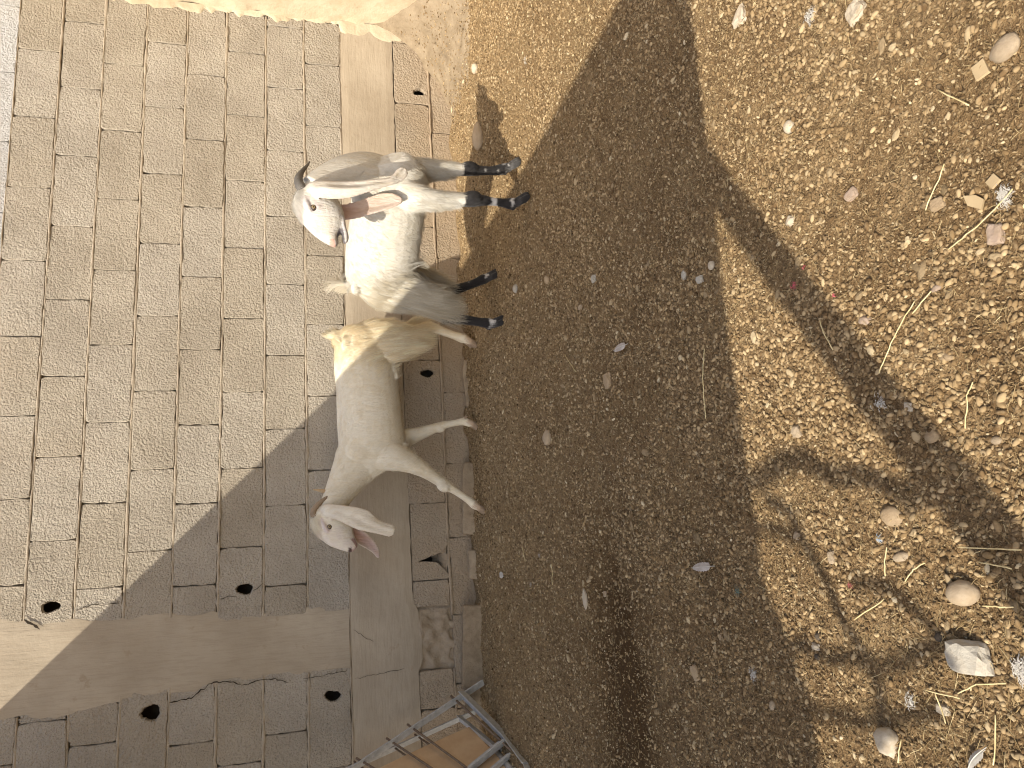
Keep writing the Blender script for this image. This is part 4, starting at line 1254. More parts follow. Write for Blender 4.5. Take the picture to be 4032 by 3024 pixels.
    fur('fringe_hair', me, co, col, lambda c, n: (c[:, 0] < .52) * (c[:, 0] > .28) * (c[:, 2] > .27) * (c[:, 2] < .50), 900, lambda p: np.full(len(p), .026), lambda p, n: np.array([.3, 0, -1.]) + 0 * p, .2, .0016, 4, G, droop=.3, clump=.5, seed=16)
    return G
goat_two()

# ------------------------------------------------------------------ loose blocks and slabs at the foot of the wall
def rough_box(name, dims, m, seed, jit=0.006, seg=7, bevel=0.01):
    bm = bmesh.new()
    bmesh.ops.create_cube(bm, size=1.0)
    bmesh.ops.scale(bm, vec=dims, verts=bm.verts)
    bmesh.ops.bevel(bm, geom=bm.edges[:], offset=bevel, segments=2, profile=.6, affect='EDGES')
    bmesh.ops.subdivide_edges(bm, edges=[e for e in bm.edges if e.calc_length() > 0.05], cuts=seg, use_grid_fill=True)
    for v in bm.verts:
        c = np.array(v.co)
        k = np.array([n3(c, .06, seed), n3(c, .06, seed + 1), n3(c, .06, seed + 2)]) * jit + np.array([n3(c, .018, seed + 3), n3(c, .018, seed + 4), n3(c, .018, seed + 5)]) * jit * .4
        v.co = v.co + Vector(k)
    me = bpy.data.meshes.new(name); bm.to_mesh(me); bm.free()
    me.shade_smooth()
    return link(name, me, m)

M_KERB = m_simple('dusty_block', (0.25, 0.185, 0.115), (0.38, 0.29, 0.19), 26.0, 160.0, 0.008)
M_SLAB = m_simple('slab_stone', (0.27, 0.205, 0.135), (0.41, 0.32, 0.215), 22.0, 120.0, 0.007)
kb = empty('fallen_block', (-0.49, -0.055, 0.055))
tag(kb, 'brown hollow block fallen at the wall foot beside the metal cage', 'block')
o = rough_box('block_face', (0.405, 0.048, 0.170), M_KERB, 101, .004); o.location = (0, -0.030, 0.014); o.parent = kb
for q in (-.17, -.06, .06, .17):
    w = rough_box('web', (0.032, 0.055, 0.150), M_KERB, 103 + int(q * 100), .004, 3, .006); w.location = (q, 0.016, 0.008); w.parent = kb
kb.rotation_euler = (math.radians(-9), math.radians(3.5), math.radians(-1))
def slab(label, loc, dims, rot, seed, m=None, bev=.012, cat='stone'):
    o = rough_box('slab_stone', dims, m or M_SLAB, seed, .010, 6, bev)
    o.location = loc; o.rotation_euler = [math.radians(a) for a in rot]
    tag(o, label, cat, 'slabs along the wall foot')
    return o
slab('long flat broken slab leaning on the wall behind the cream goat\'s front foot', (0.27, -0.055, 0.055), (0.38, 0.06, 0.115), (-14, 4, 1), 121)
slab('small upright brown stone at the wall foot under the triangular hole', (-0.08, -0.06, 0.06), (0.15, 0.05, 0.075), (-20, -3, 3), 131)
slab('narrow brown slab standing behind the metal cage at the wall foot', (-0.78, -0.04, 0.07), (0.16, 0.045, 0.16), (-8, 3, 0), 137, M_KERB)
slab('thin dusty slab edge at the wall foot between the cream goat\'s feet', (0.90, -0.05, 0.048), (0.26, 0.05, 0.05), (-10, -2, 1), 139)

# ------------------------------------------------------------------ metal cage leaning in the left corner
M_STEEL = m_simple('galvanised_steel', (0.36, 0.345, 0.315), (0.55, 0.53, 0.49), 45.0, 160.0, 0.001, 0.55, 0.4, 0.15)
M_RUST = m_simple('rusty_rod', (0.17, 0.12, 0.08), (0.28, 0.20, 0.135), 60.0, 200.0, 0.001, 0.8, 0.2)
M_PLY = m_simple('tan_board', (0.50, 0.315, 0.165), (0.62, 0.42, 0.235), 9.0, 30.0, 0.002, 0.7)
CAGE = empty('metal_cage', (-0.9, -0.4, 0.0))
tag(CAGE, 'grey angle-iron cage with rusty rods and a tan board, tipped against the wall corner', 'cage')
def cage_part(name, vf, m, smooth=False):
    o = link(name, mesh(name, vf[0], vf[1], smooth), m); keep_world(o, CAGE); return o
def angle_bar(p, q, w, up):
    """L-section rail"""
    p, q, up = Vector(p), Vector(q), Vector(up)
    d = (q - p).normalized(); s = d.cross(up).normalized(); u = s.cross(d); t = w * .14
    prof = [(0, 0), (w, 0), (w, t), (t, t), (t, w), (0, w)]
    V = [e + s * (a - w / 2) + u * (b_ - w / 2) for e in (p, q) for a, b_ in prof]
    F = [tuple(reversed(range(6))), tuple(range(6, 12))] + [(i, (i + 1) % 6, 6 + (i + 1) % 6, 6 + i) for i in range(6)]
    return V, F
A0, A1 = Vector((-.655, -.13, .075)), Vector((-1.14, -.20, 1.10))
B0, B1 = Vector((-.80, -.09, .115)), Vector((-1.08, -.14, 1.10))
E0, E1 = Vector((-.868, -.452, .062)), Vector((-1.30, -.50, .83))
F0, F1 = Vector((-.918, -.50, .045)), Vector((-1.36, -.54, .80))
nrm = Vector((.74, -.55, .35))
cage_part('rail', angle_bar(A0, A1, .036, nrm), M_STEEL)
cage_part('rail', angle_bar(B0, B1, .030, nrm), M_STEEL)
cage_part('rail', angle_bar(E0, E1, .036, nrm), M_STEEL)
cage_part('rail', angle_bar(F0, F1, .030, nrm), M_STEEL)
cage_part('rail', angle_bar((-.706, -.155, .195), (-.868, -.455, .055), .040, (0.2, -.3, .9)), M_STEEL)
cage_part('rail', angle_bar((-.868, -.455, .055), (-.93, -.72, .035), .040, (0.2, -.1, .9)), M_STEEL)
cage_part('rail', angle_bar((-.93, -.72, .035), (-1.04, -1.0, .035), .03, (0.2, -.1, .9)), M_STEEL)
cage_part('rail', angle_bar((-.822, -.115, .205), (-.93, -.42, .075), .028, (0.2, -.3, .9)), M_STEEL)
cage_part('rail', tube_geo([(-.93, -.40, .085), (-1.0, -.62, .04), (-1.06, -.85, .035)], .014, 8), M_STEEL, True)
def on(a, b_, t): return a.lerp(b_, t)
for t in (.145, .36, .46, .60, .69, .82):
    p, q = on(A0, A1, t), on(E0, E1, max(0, t - .13))
    d = (q - p).normalized()
    cage_part('rod', tube_geo([p - d * .03, q + d * .10], .0055, 6), M_RUST, True)
for t in (.30, .42, .60, .75):
    p, q = on(B0, B1, t), on(F0, F1, max(0, t - .10))
    d = (q - p).normalized()
    cage_part('rod', tube_geo([p - d * .02, q + d * .05], .005, 6), M_RUST, True)
def board():
    c = [Vector((-.855, -.20, .165)), Vector((-1.02, -.60, .030)), Vector((-1.27, -.64, .78)), Vector((-1.08, -.24, .93))]
    n_ = 14
    V, F = [], []
    off = Vector((.74, -.55, .35)).normalized() * .006
    for sgn in (1, -1):
        for i in range(n_):
            for j in range(n_):
                s, t = i / (n_ - 1), j / (n_ - 1)
                p = c[0].lerp(c[1], s).lerp(c[3].lerp(c[2], s), t)
                V.append(p + off * sgn + off * 1.6 * math.sin(s * 3.0 + t * 4))
    m_ = n_ * n_
    for i in range(n_ - 1):
        for j in range(n_ - 1):
            a = i * n_ + j
            F.append((a, a + n_, a + n_ + 1, a + 1)); F.append((m_ + a + 1, m_ + a + n_ + 1, m_ + a + n_, m_ + a))
    ring = [j for j in range(n_)] + [i * n_ + n_ - 1 for i in range(1, n_)] + [(n_ - 1) * n_ + j for j in range(n_ - 2, -1, -1)] + [i * n_ for i in range(n_ - 2, 0, -1)]
    for a, b_ in zip(ring, ring[1:] + ring[:1]):
        F.append((a, b_, m_ + b_, m_ + a))
    cage_part('board', (V, F), M_PLY, False)
board()

# ------------------------------------------------------------------ single stones
def rock(name, loc, size, seed, m, rough=.18, flat=1.0, rot=0.0, sub=3, sharp=False):
    bm = bmesh.new(); bmesh.ops.create_icosphere(bm, subdivisions=sub, radius=.5)
    for v in bm.verts:
        c = np.array(v.co)
        k = 1 + rough * n3(c + seed, .45, seed) + rough * .6 * n3(c + seed, .2, seed + 1) + rough * .3 * n3(c, .09, seed + 2)
        if sharp:
            d = np.abs(c).max() / .5
            k *= .72 / max(d, .45) * .8 + .2
        v.co = v.co * k
        v.co.z *= flat
    me = bpy.data.meshes.new(name); bm.to_mesh(me); bm.free()
    if not sharp: me.shade_smooth()
    o = link(name, me, m)
    o.scale = (size[0], size[1], size[2])
    o.rotation_euler = (random.uniform(-.15, .15), random.uniform(-.15, .15), rot)
    z = float(gz(np.array(loc[0]), np.array(loc[1])))
    o.location = (loc[0], loc[1], z + size[2] * .5 * flat * (loc[2] if len(loc) > 2 else .45))
    return o
def m_rock(name, c1, c2, dust=.45):
    m, n, b = mat(name)
    tc = N(n, 'ShaderNodeTexCoord').outputs['Object']
    add = N(n, 'ShaderNodeVectorMath', operation='ADD'); n.links.new(tc, add.inputs[0])
    cx = N(n, 'ShaderNodeCombineXYZ'); n.links.new(math_(n, 'MULTIPLY', rnd(n), 23.0), cx.inputs[0]); n.links.new(cx.outputs[0], add.inputs[1])
    v = add.outputs[0]
    c = ramp(n, noise(n, v, 3.5, 6, .7), [(.3, c1), (.7, c2)])
    c = mixc(n, math_(n, 'MULTIPLY', ramp(n, noise(n, v, 14.0, 5, .7), [(.52, (0, 0, 0)), (.62, (1, 1, 1))]), .3), c, tuple(q * .7 for q in c1))
    c = mixc(n, math_(n, 'MULTIPLY', ramp(n, noise(n, v, 2.2, 5, .65), [(.42, (0, 0, 0)), (.62, (1, 1, 1))]), dust), c, (.33, .235, .135))
    n.links.new(c, b.inputs['Base Color'])
    b1 = bump(n, b, noise(n, v, 7.0, 6, .7), .9, .0016)
    bump(n, b, noise(n, v, 28.0, 4, .7), .8, .0005, b1)
    return m
R_BEI = m_rock('beige_stone', (0.33, 0.25, 0.165), (0.45, 0.355, 0.245), .35)
R_PAL = m_rock('pale_stone', (0.45, 0.37, 0.265), (0.60, 0.515, 0.39), .3)
R_GRY = m_rock('grey_stone', (0.36, 0.325, 0.265), (0.50, 0.455, 0.375), .25)
R_TAN = m_rock('tan_stone', (0.31, 0.22, 0.13), (0.43, 0.32, 0.20), .45)
R_PNK = m_rock('pinkish_stone', (0.34, 0.245, 0.18), (0.45, 0.345, 0.265), .35)
R_DRK = m_rock('dark_stone', (0.06, 0.048, 0.036), (0.11, 0.09, 0.07), .2)
R_TIL = m_rock('tan_tile', (0.42, 0.31, 0.17), (0.52, 0.40, 0.24), .5)
STONES = [
    # x, y, size(x,y,z), material, roughness, flat/sharp, label
    (0.792, -2.964, (.040, .042, .032), R_PAL, .10, 0, 'rounded pale stone on sunny soil above the post shadow, casting a dark shadow'),
    (1.128, -2.853, (.070, .070, .035), R_PAL, .35, 1, 'crumbly whitish lump near the upper edge of the shade band'),
    (0.892, -3.182, (.070, .085, .04), R_PAL, .35, 1, 'large crumbly whitish lump cut by the top of the photo'),
    (0.582, -3.094, (.038, .048, .025), R_PNK, .15, 1, 'flat pinkish angular stone on sunny soil'),
    (0.606, -2.922, (.030, .036, .024), R_PAL, .30, 0, 'pale pitted stone beside the post shadow'),
    (0.393, -3.358, (.060, .045, .03), R_PNK, .15, 1, 'reddish wedge stone by the white feather'),
    (0.645, -3.427, (.05, .075, .03), R_BEI, .15, 0, 'half-buried pale slab at the right edge of the photo'),
    (0.480, -3.272, (.035, .045, .02), R_TAN, .2, 1, 'flat tan stone lying among the pellets'),
    (0.189, -2.846, (.042, .040, .028), R_BEI, .22, 1, 'angular tan stone above the brace shadow'),
    (0.614, -2.557, (.036, .045, .026), R_GRY, .15, 1, 'blocky grey stone on the near edge of the shade band'),
    (0.658, -2.471, (.042, .03, .022), R_GRY, .12, 0, 'smooth grey oval stone just inside the shade band'),
    (0.631, -2.610, (.034, .034, .024), R_PAL, .12, 0, 'pale sunlit stone touching the shade edge'),
    (0.245, -3.230, (.020, .042, .016), R_TAN, .15, 0, 'flat oval tan stone in sun'),
    (0.183, -3.143, (.028, .034, .012), R_PAL, .15, 1, 'triangular white chip at the edge of the post shadow'),
    (0.129, -3.177, (.034, .040, .025), R_TAN, .15, 0, 'brown cobble half inside the post shadow'),
    (0.348, -3.084, (.026, .038, .02), R_PNK, .25, 0, 'pinkish crumbly pebble near the long straw'),
    (0.353, -3.238, (.016, .034, .013), R_PNK, .1, 0, 'pale oval pebble at the end of the long straw'),
    (0.107, -3.281, (.018, .032, .013), R_BEI, .12, 0, 'tan oval pebble near the right edge'),
    (-0.111, -3.185, (.058, .082, .050), R_BEI, .06, 0, 'big smooth rounded stone at the edge of the post shadow'),
    (-0.205, -3.170, (.088, .128, .065), R_GRY, .22, 1, 'big rough grey concrete lump in dappled sun'),
    (-0.365, -2.963, (.066, .070, .055), R_PAL, .40, 0, 'pale crumbly lump low in the photo, casting a shadow'),
    (-0.057, -3.069, (.024, .056, .02), R_BEI, .06, 0, 'smooth oblong tan stone on sunny soil'),
    (0.010, -3.066, (.055, .078, .02), R_TAN, .15, 0, 'flat earth-crusted brown stone beneath the post shadow'),
    (-0.058, -2.893, (.040, .030, .02), R_BEI, .2, 1, 'broken curved tan stone'),
    (-0.293, -3.095, (.030, .046, .026), R_PAL, .2, 1, 'white broken stone among straw'),
    (-0.228, -2.797, (.022, .044, .022), R_PAL, .35, 1, 'ridged whitish stone between two dark pebbles'),
    (-0.207, -2.815, (.024, .022, .02), R_DRK, .08, 0, 'dark round pebble above the ridged whitish stone'),
    (-0.246, -2.801, (.019, .024, .02), R_DRK, .08, 0, 'dark round pebble below the ridged whitish stone'),
    (-0.181, -3.121, (.022, .024, .022), R_DRK, .08, 0, 'dark round pebble above the grey concrete lump'),
    (-0.339, -2.311, (.075, .050, .02), R_TAN, .15, 1, 'long flat brown stone lying in the shade low in the photo'),
    (-0.242, -2.446, (.026, .026, .012), R_TAN, .1, 1, 'square orange-brown chip in the shade'),
    (-0.365, -2.626, (.033, .024, .018), R_BEI, .1, 0, 'tan oval pebble on the shade edge low in the photo'),
    (-0.015, -2.789, (.030, .03, .018), R_BEI, .2, 1, 'tan chip beside the thin wire shadow'),
    (0.505, -1.908, (.075, .060, .035), R_TAN, .18, 1, 'wedge-shaped brown stone in the middle of the shade band'),
    (0.415, -1.271, (.075, .070, .05), R_BEI, .12, 0, 'grey-tan cobble in the shade before the cream goat'),
    (0.819, -1.701, (.026, .036, .02), R_BEI, .1, 1, 'small square stone in the shade'),
    (0.872, -1.850, (.042, .036, .028), R_GRY, .2, 1, 'pale grey stone in the shade before the white goat'),
    (-0.176, -1.661, (.028, .030, .01), R_BEI, .1, 1, 'small tan chip beside the white shard in shade'),
    (2.117, -0.600, (.220, .09, .075), R_BEI, .10, 0, 'long smooth pale stone by the wall within the white goat\'s shadow'),
    (2.533, -0.570, (.065, .06, .05), R_PAL, .15, 0, 'pale stone below the cement skirt crack'),
    (1.150, -0.95, (.05, .045, .035), R_GRY, .12, 0, 'grey cobble near the white goat\'s hind feet'),
    (1.05, -1.35, (.045, .04, .03), R_TAN, .12, 0, 'brown cobble in the shade below the white goat'),
]
for k, (x, y, sz, m, ro, sh, lab) in enumerate(STONES):
    k_ = .66 if y < -2.2 else .85
    o = rock('stone', (x, y, .30), tuple(q * k_ for q in sz), 200 + 7 * k, m, ro, 1.0, random.uniform(-.3, .3), 3, bool(sh))
    tag(o, lab, 'stone', 'single stones lying in the yard')
def chip(name, poly, loc, m, th, lab, cat, rot=0, tilt=(0, 0)):
    n_ = len(poly)
    V = [(a, b_, 0) for a, b_ in poly] + [(a, b_, th) for a, b_ in poly]
    F = [tuple(reversed(range(n_))), tuple(range(n_, 2 * n_))] + [(i, (i + 1) % n_, n_ + (i + 1) % n_, n_ + i) for i in range(n_)]
    o = link(name, mesh(name, V, F), m)
    o.location = (loc[0], loc[1], float(gz(np.array(loc[0]), np.array(loc[1]))) + .004)
    o.scale = (.75, .75, .8)
    o.rotation_euler = (tilt[0], tilt[1], rot)
    tag(o, lab, cat)
chip('tile_chip', [(-.045, 0), (-.02, -.018), (.025, -.015), (.05, .004), (.01, .02), (-.025, .014)], (-.198, -1.533), R_PAL, .007, 'long pointed cream shard lying in the shade', 'tile chip', .05, (.15, 0))
chip('tile_chip', [(-.018, -.014), (.018, -.012), (.017, .014), (-.017, .013)], (.638, -3.385), R_TIL, .006, 'rectangular tan tile chip near the right edge in sun', 'tile chip', .2, (.2, .1))
chip('tile_chip', [(-.011, -.011), (.012, -.009), (.010, .012), (-.012, .010)], (.468, -3.372), R_TIL, .005, 'small square tan tile chip beside the white feather', 'tile chip', .5, (.2, .1))
chip('tile_chip', [(-.014, -.022), (.006, -.018), (.012, .002), (.008, .028), (-.010, .010)], (.454, -3.335), R_TIL, .005, 'jagged tan tile chip below the white feather', 'tile chip', -.5, (.1, .2))

# ------------------------------------------------------------------ straws, feathers and scraps one can pick out
M_STRAW = m_simple('straw', (0.55, 0.42, 0.20), (0.72, 0.60, 0.34), 40.0, 100.0, .0006, .7)
STR = [
    ([(.249, -3.103), (.29, -3.14), (.345, -3.199)], 'longest kinked straw in the sun beside the post shadow'),
    ([(.327, -3.191), (.350, -3.235)], 'short straw lying across the end of the longest kinked straw'),
    ([(.131, -3.241), (.179, -3.255), (.196, -3.269)], 'jointed straw right of the post shadow'),
    ([(.44, -2.549), (.363, -2.516), (.275, -2.501)], 'long pale straw along the near edge of the shade band'),
    ([(.381, -2.976), (.317, -2.998)], 'straw lying inside the post shadow'),
    ([(.402, -3.278), (.415, -3.335), (.44, -3.404)], 'thick long straw under the white feather'),
    ([(.479, -3.252), (.533, -3.301)], 'straight straw in the sun above the thick long straw'),
    ([(.655, -3.308), (.599, -3.356)], 'bent twig in the sun near the tan tile chip'),
    ([(-.127, -3.016), (-.167, -2.939)], 'pair of straws on the sunny soil, low in the photo'),
    ([(-.043, -3.191), (-.049, -3.295)], 'green-yellow straw in the post shadow at the right edge'),
    ([(-.065, -3.224), (-.074, -3.277)], 'greenish stalk just above the big smooth stone'),
    ([(-.266, -3.071), (-.268, -3.141)], 'straw in the heap below the grey concrete lump'),
    ([(-.261, -3.139), (-.243, -3.176), (-.233, -3.232)], 'curved greenish straw beneath the grey concrete lump'),
    ([(-.128, -3.216), (-.127, -3.27)], 'pale stalk right of the big smooth stone'),
    ([(-.089, -3.025), (-.04, -3.044)], 'bent straw left of the oblong tan stone'),
    ([(-.267, -3.094), (-.312, -3.10)], 'straw crossing the white broken stone'),
    ([(-.282, -3.197), (-.353, -3.181)], 'upright-lying green stalk in the lower right corner'),
    ([(-.079, -1.208), (-.158, -1.202)], 'thin straw in deep shade before the fallen block'),
    ([(.691, -1.521), (.599, -1.628)], 'curved pale straw in the shade before the cream goat'),
    ([(.001, -.892), (-.069, -.907)], 'thin straw in shade in front of the triangular hole'),
    ([(-.097, -3.074), (-.077, -3.10), (-.066, -3.129)], 'arched straw beside the oblong tan stone'),
    ([(-.394, -2.986), (-.355, -3.0)], 'greenish straw beside the pale crumbly lump'),
]
for pts, lab in STR:
    P3 = []
    for a, b_ in zip(pts[:-1], pts[1:]):
        for t in np.linspace(0, 1, 7)[:-1]: P3.append((a[0] + (b_[0] - a[0]) * t, a[1] + (b_[1] - a[1]) * t))
    P3.append(pts[-1])
    P3 = [(x + random.gauss(0, .0003), y + random.gauss(0, .0003), float(gz(np.array(x), np.array(y))) + .009 + random.gauss(0, .0005)) for x, y in P3]
    o = link('straw', mesh('straw', *tube_geo(P3, .0011, 5), True), M_STRAW)
    tag(o, lab, 'straw', 'straws lying in the yard')

M_FW = m_simple('white_feather', (0.42, 0.38, 0.32), (0.60, 0.56, 0.49), 60.0, 200.0, .0003, .7)
M_FG = m_simple('grey_feather', (0.36, 0.30, 0.25), (0.50, 0.44, 0.38), 60.0, 200.0, .0003, .7)
def feather(loc, L, W, rot, m, lab, tilt=.12):
    V, F = [], []
    n_ = 22
    for i in range(n_):
        t = i / (n_ - 1)
        x = (t - .5) * L
        w = W * (math.sin(math.pi * min(1, t * 1.02) ** .7) ** .6 if 0 < t < .98 else .05) * (0.08 if t < .10 else 1)
        z = .006 * math.sin(t * 3)
        for s in (-1, -.5, 0, .5, 1):
            V.append((x + abs(s) * w * .35, s * w * (1 + .12 * math.sin(i * 2.7 + s)), z + .10 * w * (1 - s * s) + (.0012 if s == 0 else 0)))
    for i in range(n_ - 1):
        for q in range(4):
            F.append((i * 5 + q, i * 5 + q + 1, i * 5 + q + 6, i * 5 + q + 5))
    o = empty('feather', (loc[0], loc[1], float(gz(np.array(loc[0]), np.array(loc[1]))) + .010))
    o.rotation_euler = (tilt, -.08, rot)
    v = link('vane', mesh('vane', V, F, True), m, o)
    link('quill', mesh('quill', *tube_geo([((t - .5) * L * 1.12 - L * .05, 0, .006 * math.sin(t * 3) + .10 * W + .001) for t in np.linspace(0, 1, 8)], .0009, 5), True), M_FW, o)
    tag(o, lab, 'feather', 'feathers lying in the yard')
feather((-.080, -2.391), .092, .011, 1.62, M_FG, 'grey-brown pale-edged feather lying in shade near the sunny edge')
feather((-.353, -3.154), .05, .009, 2.4, M_FW, 'small white curled feather in the lower right corner', .4)
feather((.582, -2.027), .085, .012, 1.55, M_FG, 'dull brown feather in the middle of the shade band')
feather((-.128, -.560), .06, .014, 1.4, M_FW, 'small pale feather in the shade close to the fallen block')
feather((1.95, -1.95), .09, .012, -.9, M_FW, 'whitish feather scrap near the top of the shade band')
def fluff(loc, n_, L, m, lab, cat='down tuft', up=.35, seed=0):
    r = np.random.default_rng(seed)
    V, F = [], []
    z0 = float(gz(np.array(loc[0]), np.array(loc[1]))) + .006
    for k in range(n_):
        a = r.uniform(0, 6.28); e = r.uniform(0, up)
        d = np.array([math.cos(a), math.sin(a), e]); p = np.array([r.normal(0, L * .12), r.normal(0, L * .12), r.uniform(0, .004)])
        s = np.array([-d[1], d[0], 0]) * .0006
        l = L * .72 * r.uniform(.3, 1)
        for q in range(4):
            t = q / 3
            c = p + d * np.array([1, .55, 1]) * l * t * .5 + np.array([0, 0, -.45 * l * t * t]) + np.array([-d[1], d[0], 0]) * r.normal(0, .08) * l * t
            V += [c - s * (1.2 - t), c + s * (1.2 - t)]
        b_ = k * 8
        for q in range(3): F.append((b_ + q * 2, b_ + q * 2 + 1, b_ + q * 2 + 3, b_ + q * 2 + 2))
    o = link(cat.replace(' ', '_'), mesh(cat, V, F), m)
    o.location = (loc[0], loc[1], z0)
    tag(o, lab, cat, 'down and fibre tufts in the yard')
fluff((.965, -3.073), 90, .050, M_FW, 'fluffy white down tuft near the top edge in sun', seed=1)
fluff((.440, -3.385), 150, .045, M_FW, 'white fluffy feather tuft lying over the thick long straw', up=.6, seed=21)
fluff((-.212, -3.258), 200, .055, M_FW, 'white fluffy feather tuft at the right edge by the grey concrete lump', up=.5, seed=22)
fluff((.199, -3.086), 60, .050, M_FW, 'frayed white twine tangle in the post shadow', 'twine tangle', seed=2)
fluff((-.311, -2.568), 70, .048, M_FW, 'white down tuft in the shade low in the photo', seed=3)
fluff((-.132, -2.552), 50, .035, m_simple('green_fibre', (.10, .14, .11), (.22, .26, .22)), 'dark green fibre tuft at the sunny edge of the shade', 'fibre tuft', .9, 4)
fluff((-.290, -3.03), 60, .045, M_FW, 'pale fibre tuft by the straw heap below the concrete lump', 'fibre tuft', seed=5)
fluff((-.165, -.93), 26, .04, M_FW, 'tiny white down tuft in deep shade before the fallen block', seed=6)
fluff((-.04, -1.05), 26, .035, M_FW, 'small white down tuft in shade with a straw beside it', seed=7)
fluff((2.05, -1.35), 40, .06, M_FW, 'whitish plastic fibre tuft on the sunny soil right of the white goat', 'fibre tuft', seed=8)
M_PK = m_simple('pink_petal', (.50, .08, .11), (.62, .14, .17), bd=0)
M_BL = m_simple('blue_scrap', (.22, .33, .46), (.36, .46, .58), bd=0)
fluff((.475, -2.913), 26, .026, M_PK, 'largest crumpled pink petal scrap in the post shadow', 'petal', seed=9)
fluff((.416, -3.019), 14, .018, M_PK, 'pink petal scrap on the sunny side of the post shadow', 'petal', seed=10)
fluff((.496, -2.951), 14, .018, M_PK, 'pink petal scrap at the upper edge of the post shadow', 'petal', seed=11)
fluff((-.107, -2.938), 12, .020, M_PK, 'red petal scrap on the sunny soil low in the photo', 'petal', seed=12)
fluff((-.027, -3.025), 14, .026, M_BL, 'blue plastic scrap above the oblong tan stone', 'plastic scrap', seed=13)

# ------------------------------------------------------------------ droppings, gravel and chaff covering the soil
def scatter(name, pts, rot, scl, pick, protos, m, label, cat):
    c = bpy.data.collections.new(name + '_shapes')
    for k, p in enumerate(protos):
        p.materials.append(m)
        o = bpy.data.objects.new('%s_shape_%02d' % (name, k), p)
        c.objects.link(o)
    me = bpy.data.meshes.new(name)
    n_ = len(pts)
    me.vertices.add(n_); me.vertices.foreach_set('co', np.asarray(pts, np.float32).ravel())
    for nm, arr in (('rot', rot), ('scl', scl)):
        a = me.attributes.new(nm, 'FLOAT_VECTOR', 'POINT'); a.data.foreach_set('vector', np.asarray(arr, np.float32).ravel())
    a = me.attributes.new('pick', 'INT', 'POINT'); a.data.foreach_set('value', np.asarray(pick, np.int32))
    me.materials.append(m)
    o = link(name, me)
    g = bpy.data.node_groups.new(name, 'GeometryNodeTree')
    g.interface.new_socket('Geometry', in_out='INPUT', socket_type='NodeSocketGeometry')
    g.interface.new_socket('Geometry', in_out='OUTPUT', socket_type='NodeSocketGeometry')
    gi, go = g.nodes.new('NodeGroupInput'), g.nodes.new('NodeGroupOutput')
    iop = g.nodes.new('GeometryNodeInstanceOnPoints')
    ci = g.nodes.new('GeometryNodeCollectionInfo'); ci.inputs['Collection'].default_value = c; ci.inputs['Separate Children'].default_value = True; ci.inputs['Reset Children'].default_value = True
    def na(nm, t):
        q = g.nodes.new('GeometryNodeInputNamedAttribute'); q.data_type = t; q.inputs[0].default_value = nm
        return q.outputs[0]
    e = g.nodes.new('FunctionNodeEulerToRotation')
    g.links.new(na('rot', 'FLOAT_VECTOR'), e.inputs[0])
    g.links.new(gi.outputs[0], iop.inputs['Points']); g.links.new(ci.outputs[0], iop.inputs['Instance'])
    iop.inputs['Pick Instance'].default_value = True
    g.links.new(na('pick', 'INT'), iop.inputs['Instance Index'])
    g.links.new(e.outputs[0], iop.inputs['Rotation']); g.links.new(na('scl', 'FLOAT_VECTOR'), iop.inputs['Scale'])
    g.links.new(iop.outputs[0], go.inputs[0])
    md = o.modifiers.new('scatter', 'NODES'); md.node_group = g
    tag(o, label, cat, kind='stuff')
    return o

def ico(sub, fn, smooth=True, name='shape'):
    bm = bmesh.new(); bmesh.ops.create_icosphere(bm, subdivisions=sub, radius=.5)
    for v in bm.verts: v.co = Vector(fn(np.array(v.co)))
    me = bpy.data.meshes.new(name); bm.to_mesh(me); bm.free()
    if smooth: me.shade_smooth()
    return me
def yard_points(n_, seed, dens, ymin=-3.75, ymax=-0.03):
    r = np.random.default_rng(seed)
    out = []
    tot = 0
    while tot < n_:
        y = r.uniform(ymin, ymax, n_ * 2); x = r.uniform(-1.8, 3.12, n_ * 2)
        d = y - CAM_Y
        ok = (x > -.24 * d - .50) & (x < .74 * d + .45)
        k = ok & (r.uniform(0, 1, n_ * 2) < dens(x, y))
        q = np.stack([x[k], y[k]], -1)
        out.append(q); tot += len(q)
    q = np.concatenate(out)[:n_]
    return q[:, 0], q[:, 1], r

def pellet_fn(k):
    def f(c):
        p = c * np.array([1.28 + .1 * k, .95, .92])
        p[1:] *= 1 - .22 * (p[0] + .1)
        return p * (1 + .07 * n3(c + k, .35, 300 + k))
    return f
def pebble_fn(k):
    def f(c):
        p = c * (1 + .30 * n3(c + k, .5, 320 + k) + .15 * n3(c, .22, 340 + k))
        return p * np.array([1.15, .9, .68])
    return f
near = lambda y: 1.0 - sstep(-3.2, -.4, y)
patch = lambda x, y: .5 + .5 * vn(x / .30, y / .30, 0, 61)
patch2 = lambda x, y: .5 + .5 * vn(x / .11, y / .11, 0, 62)
far_small = lambda y: 1.0

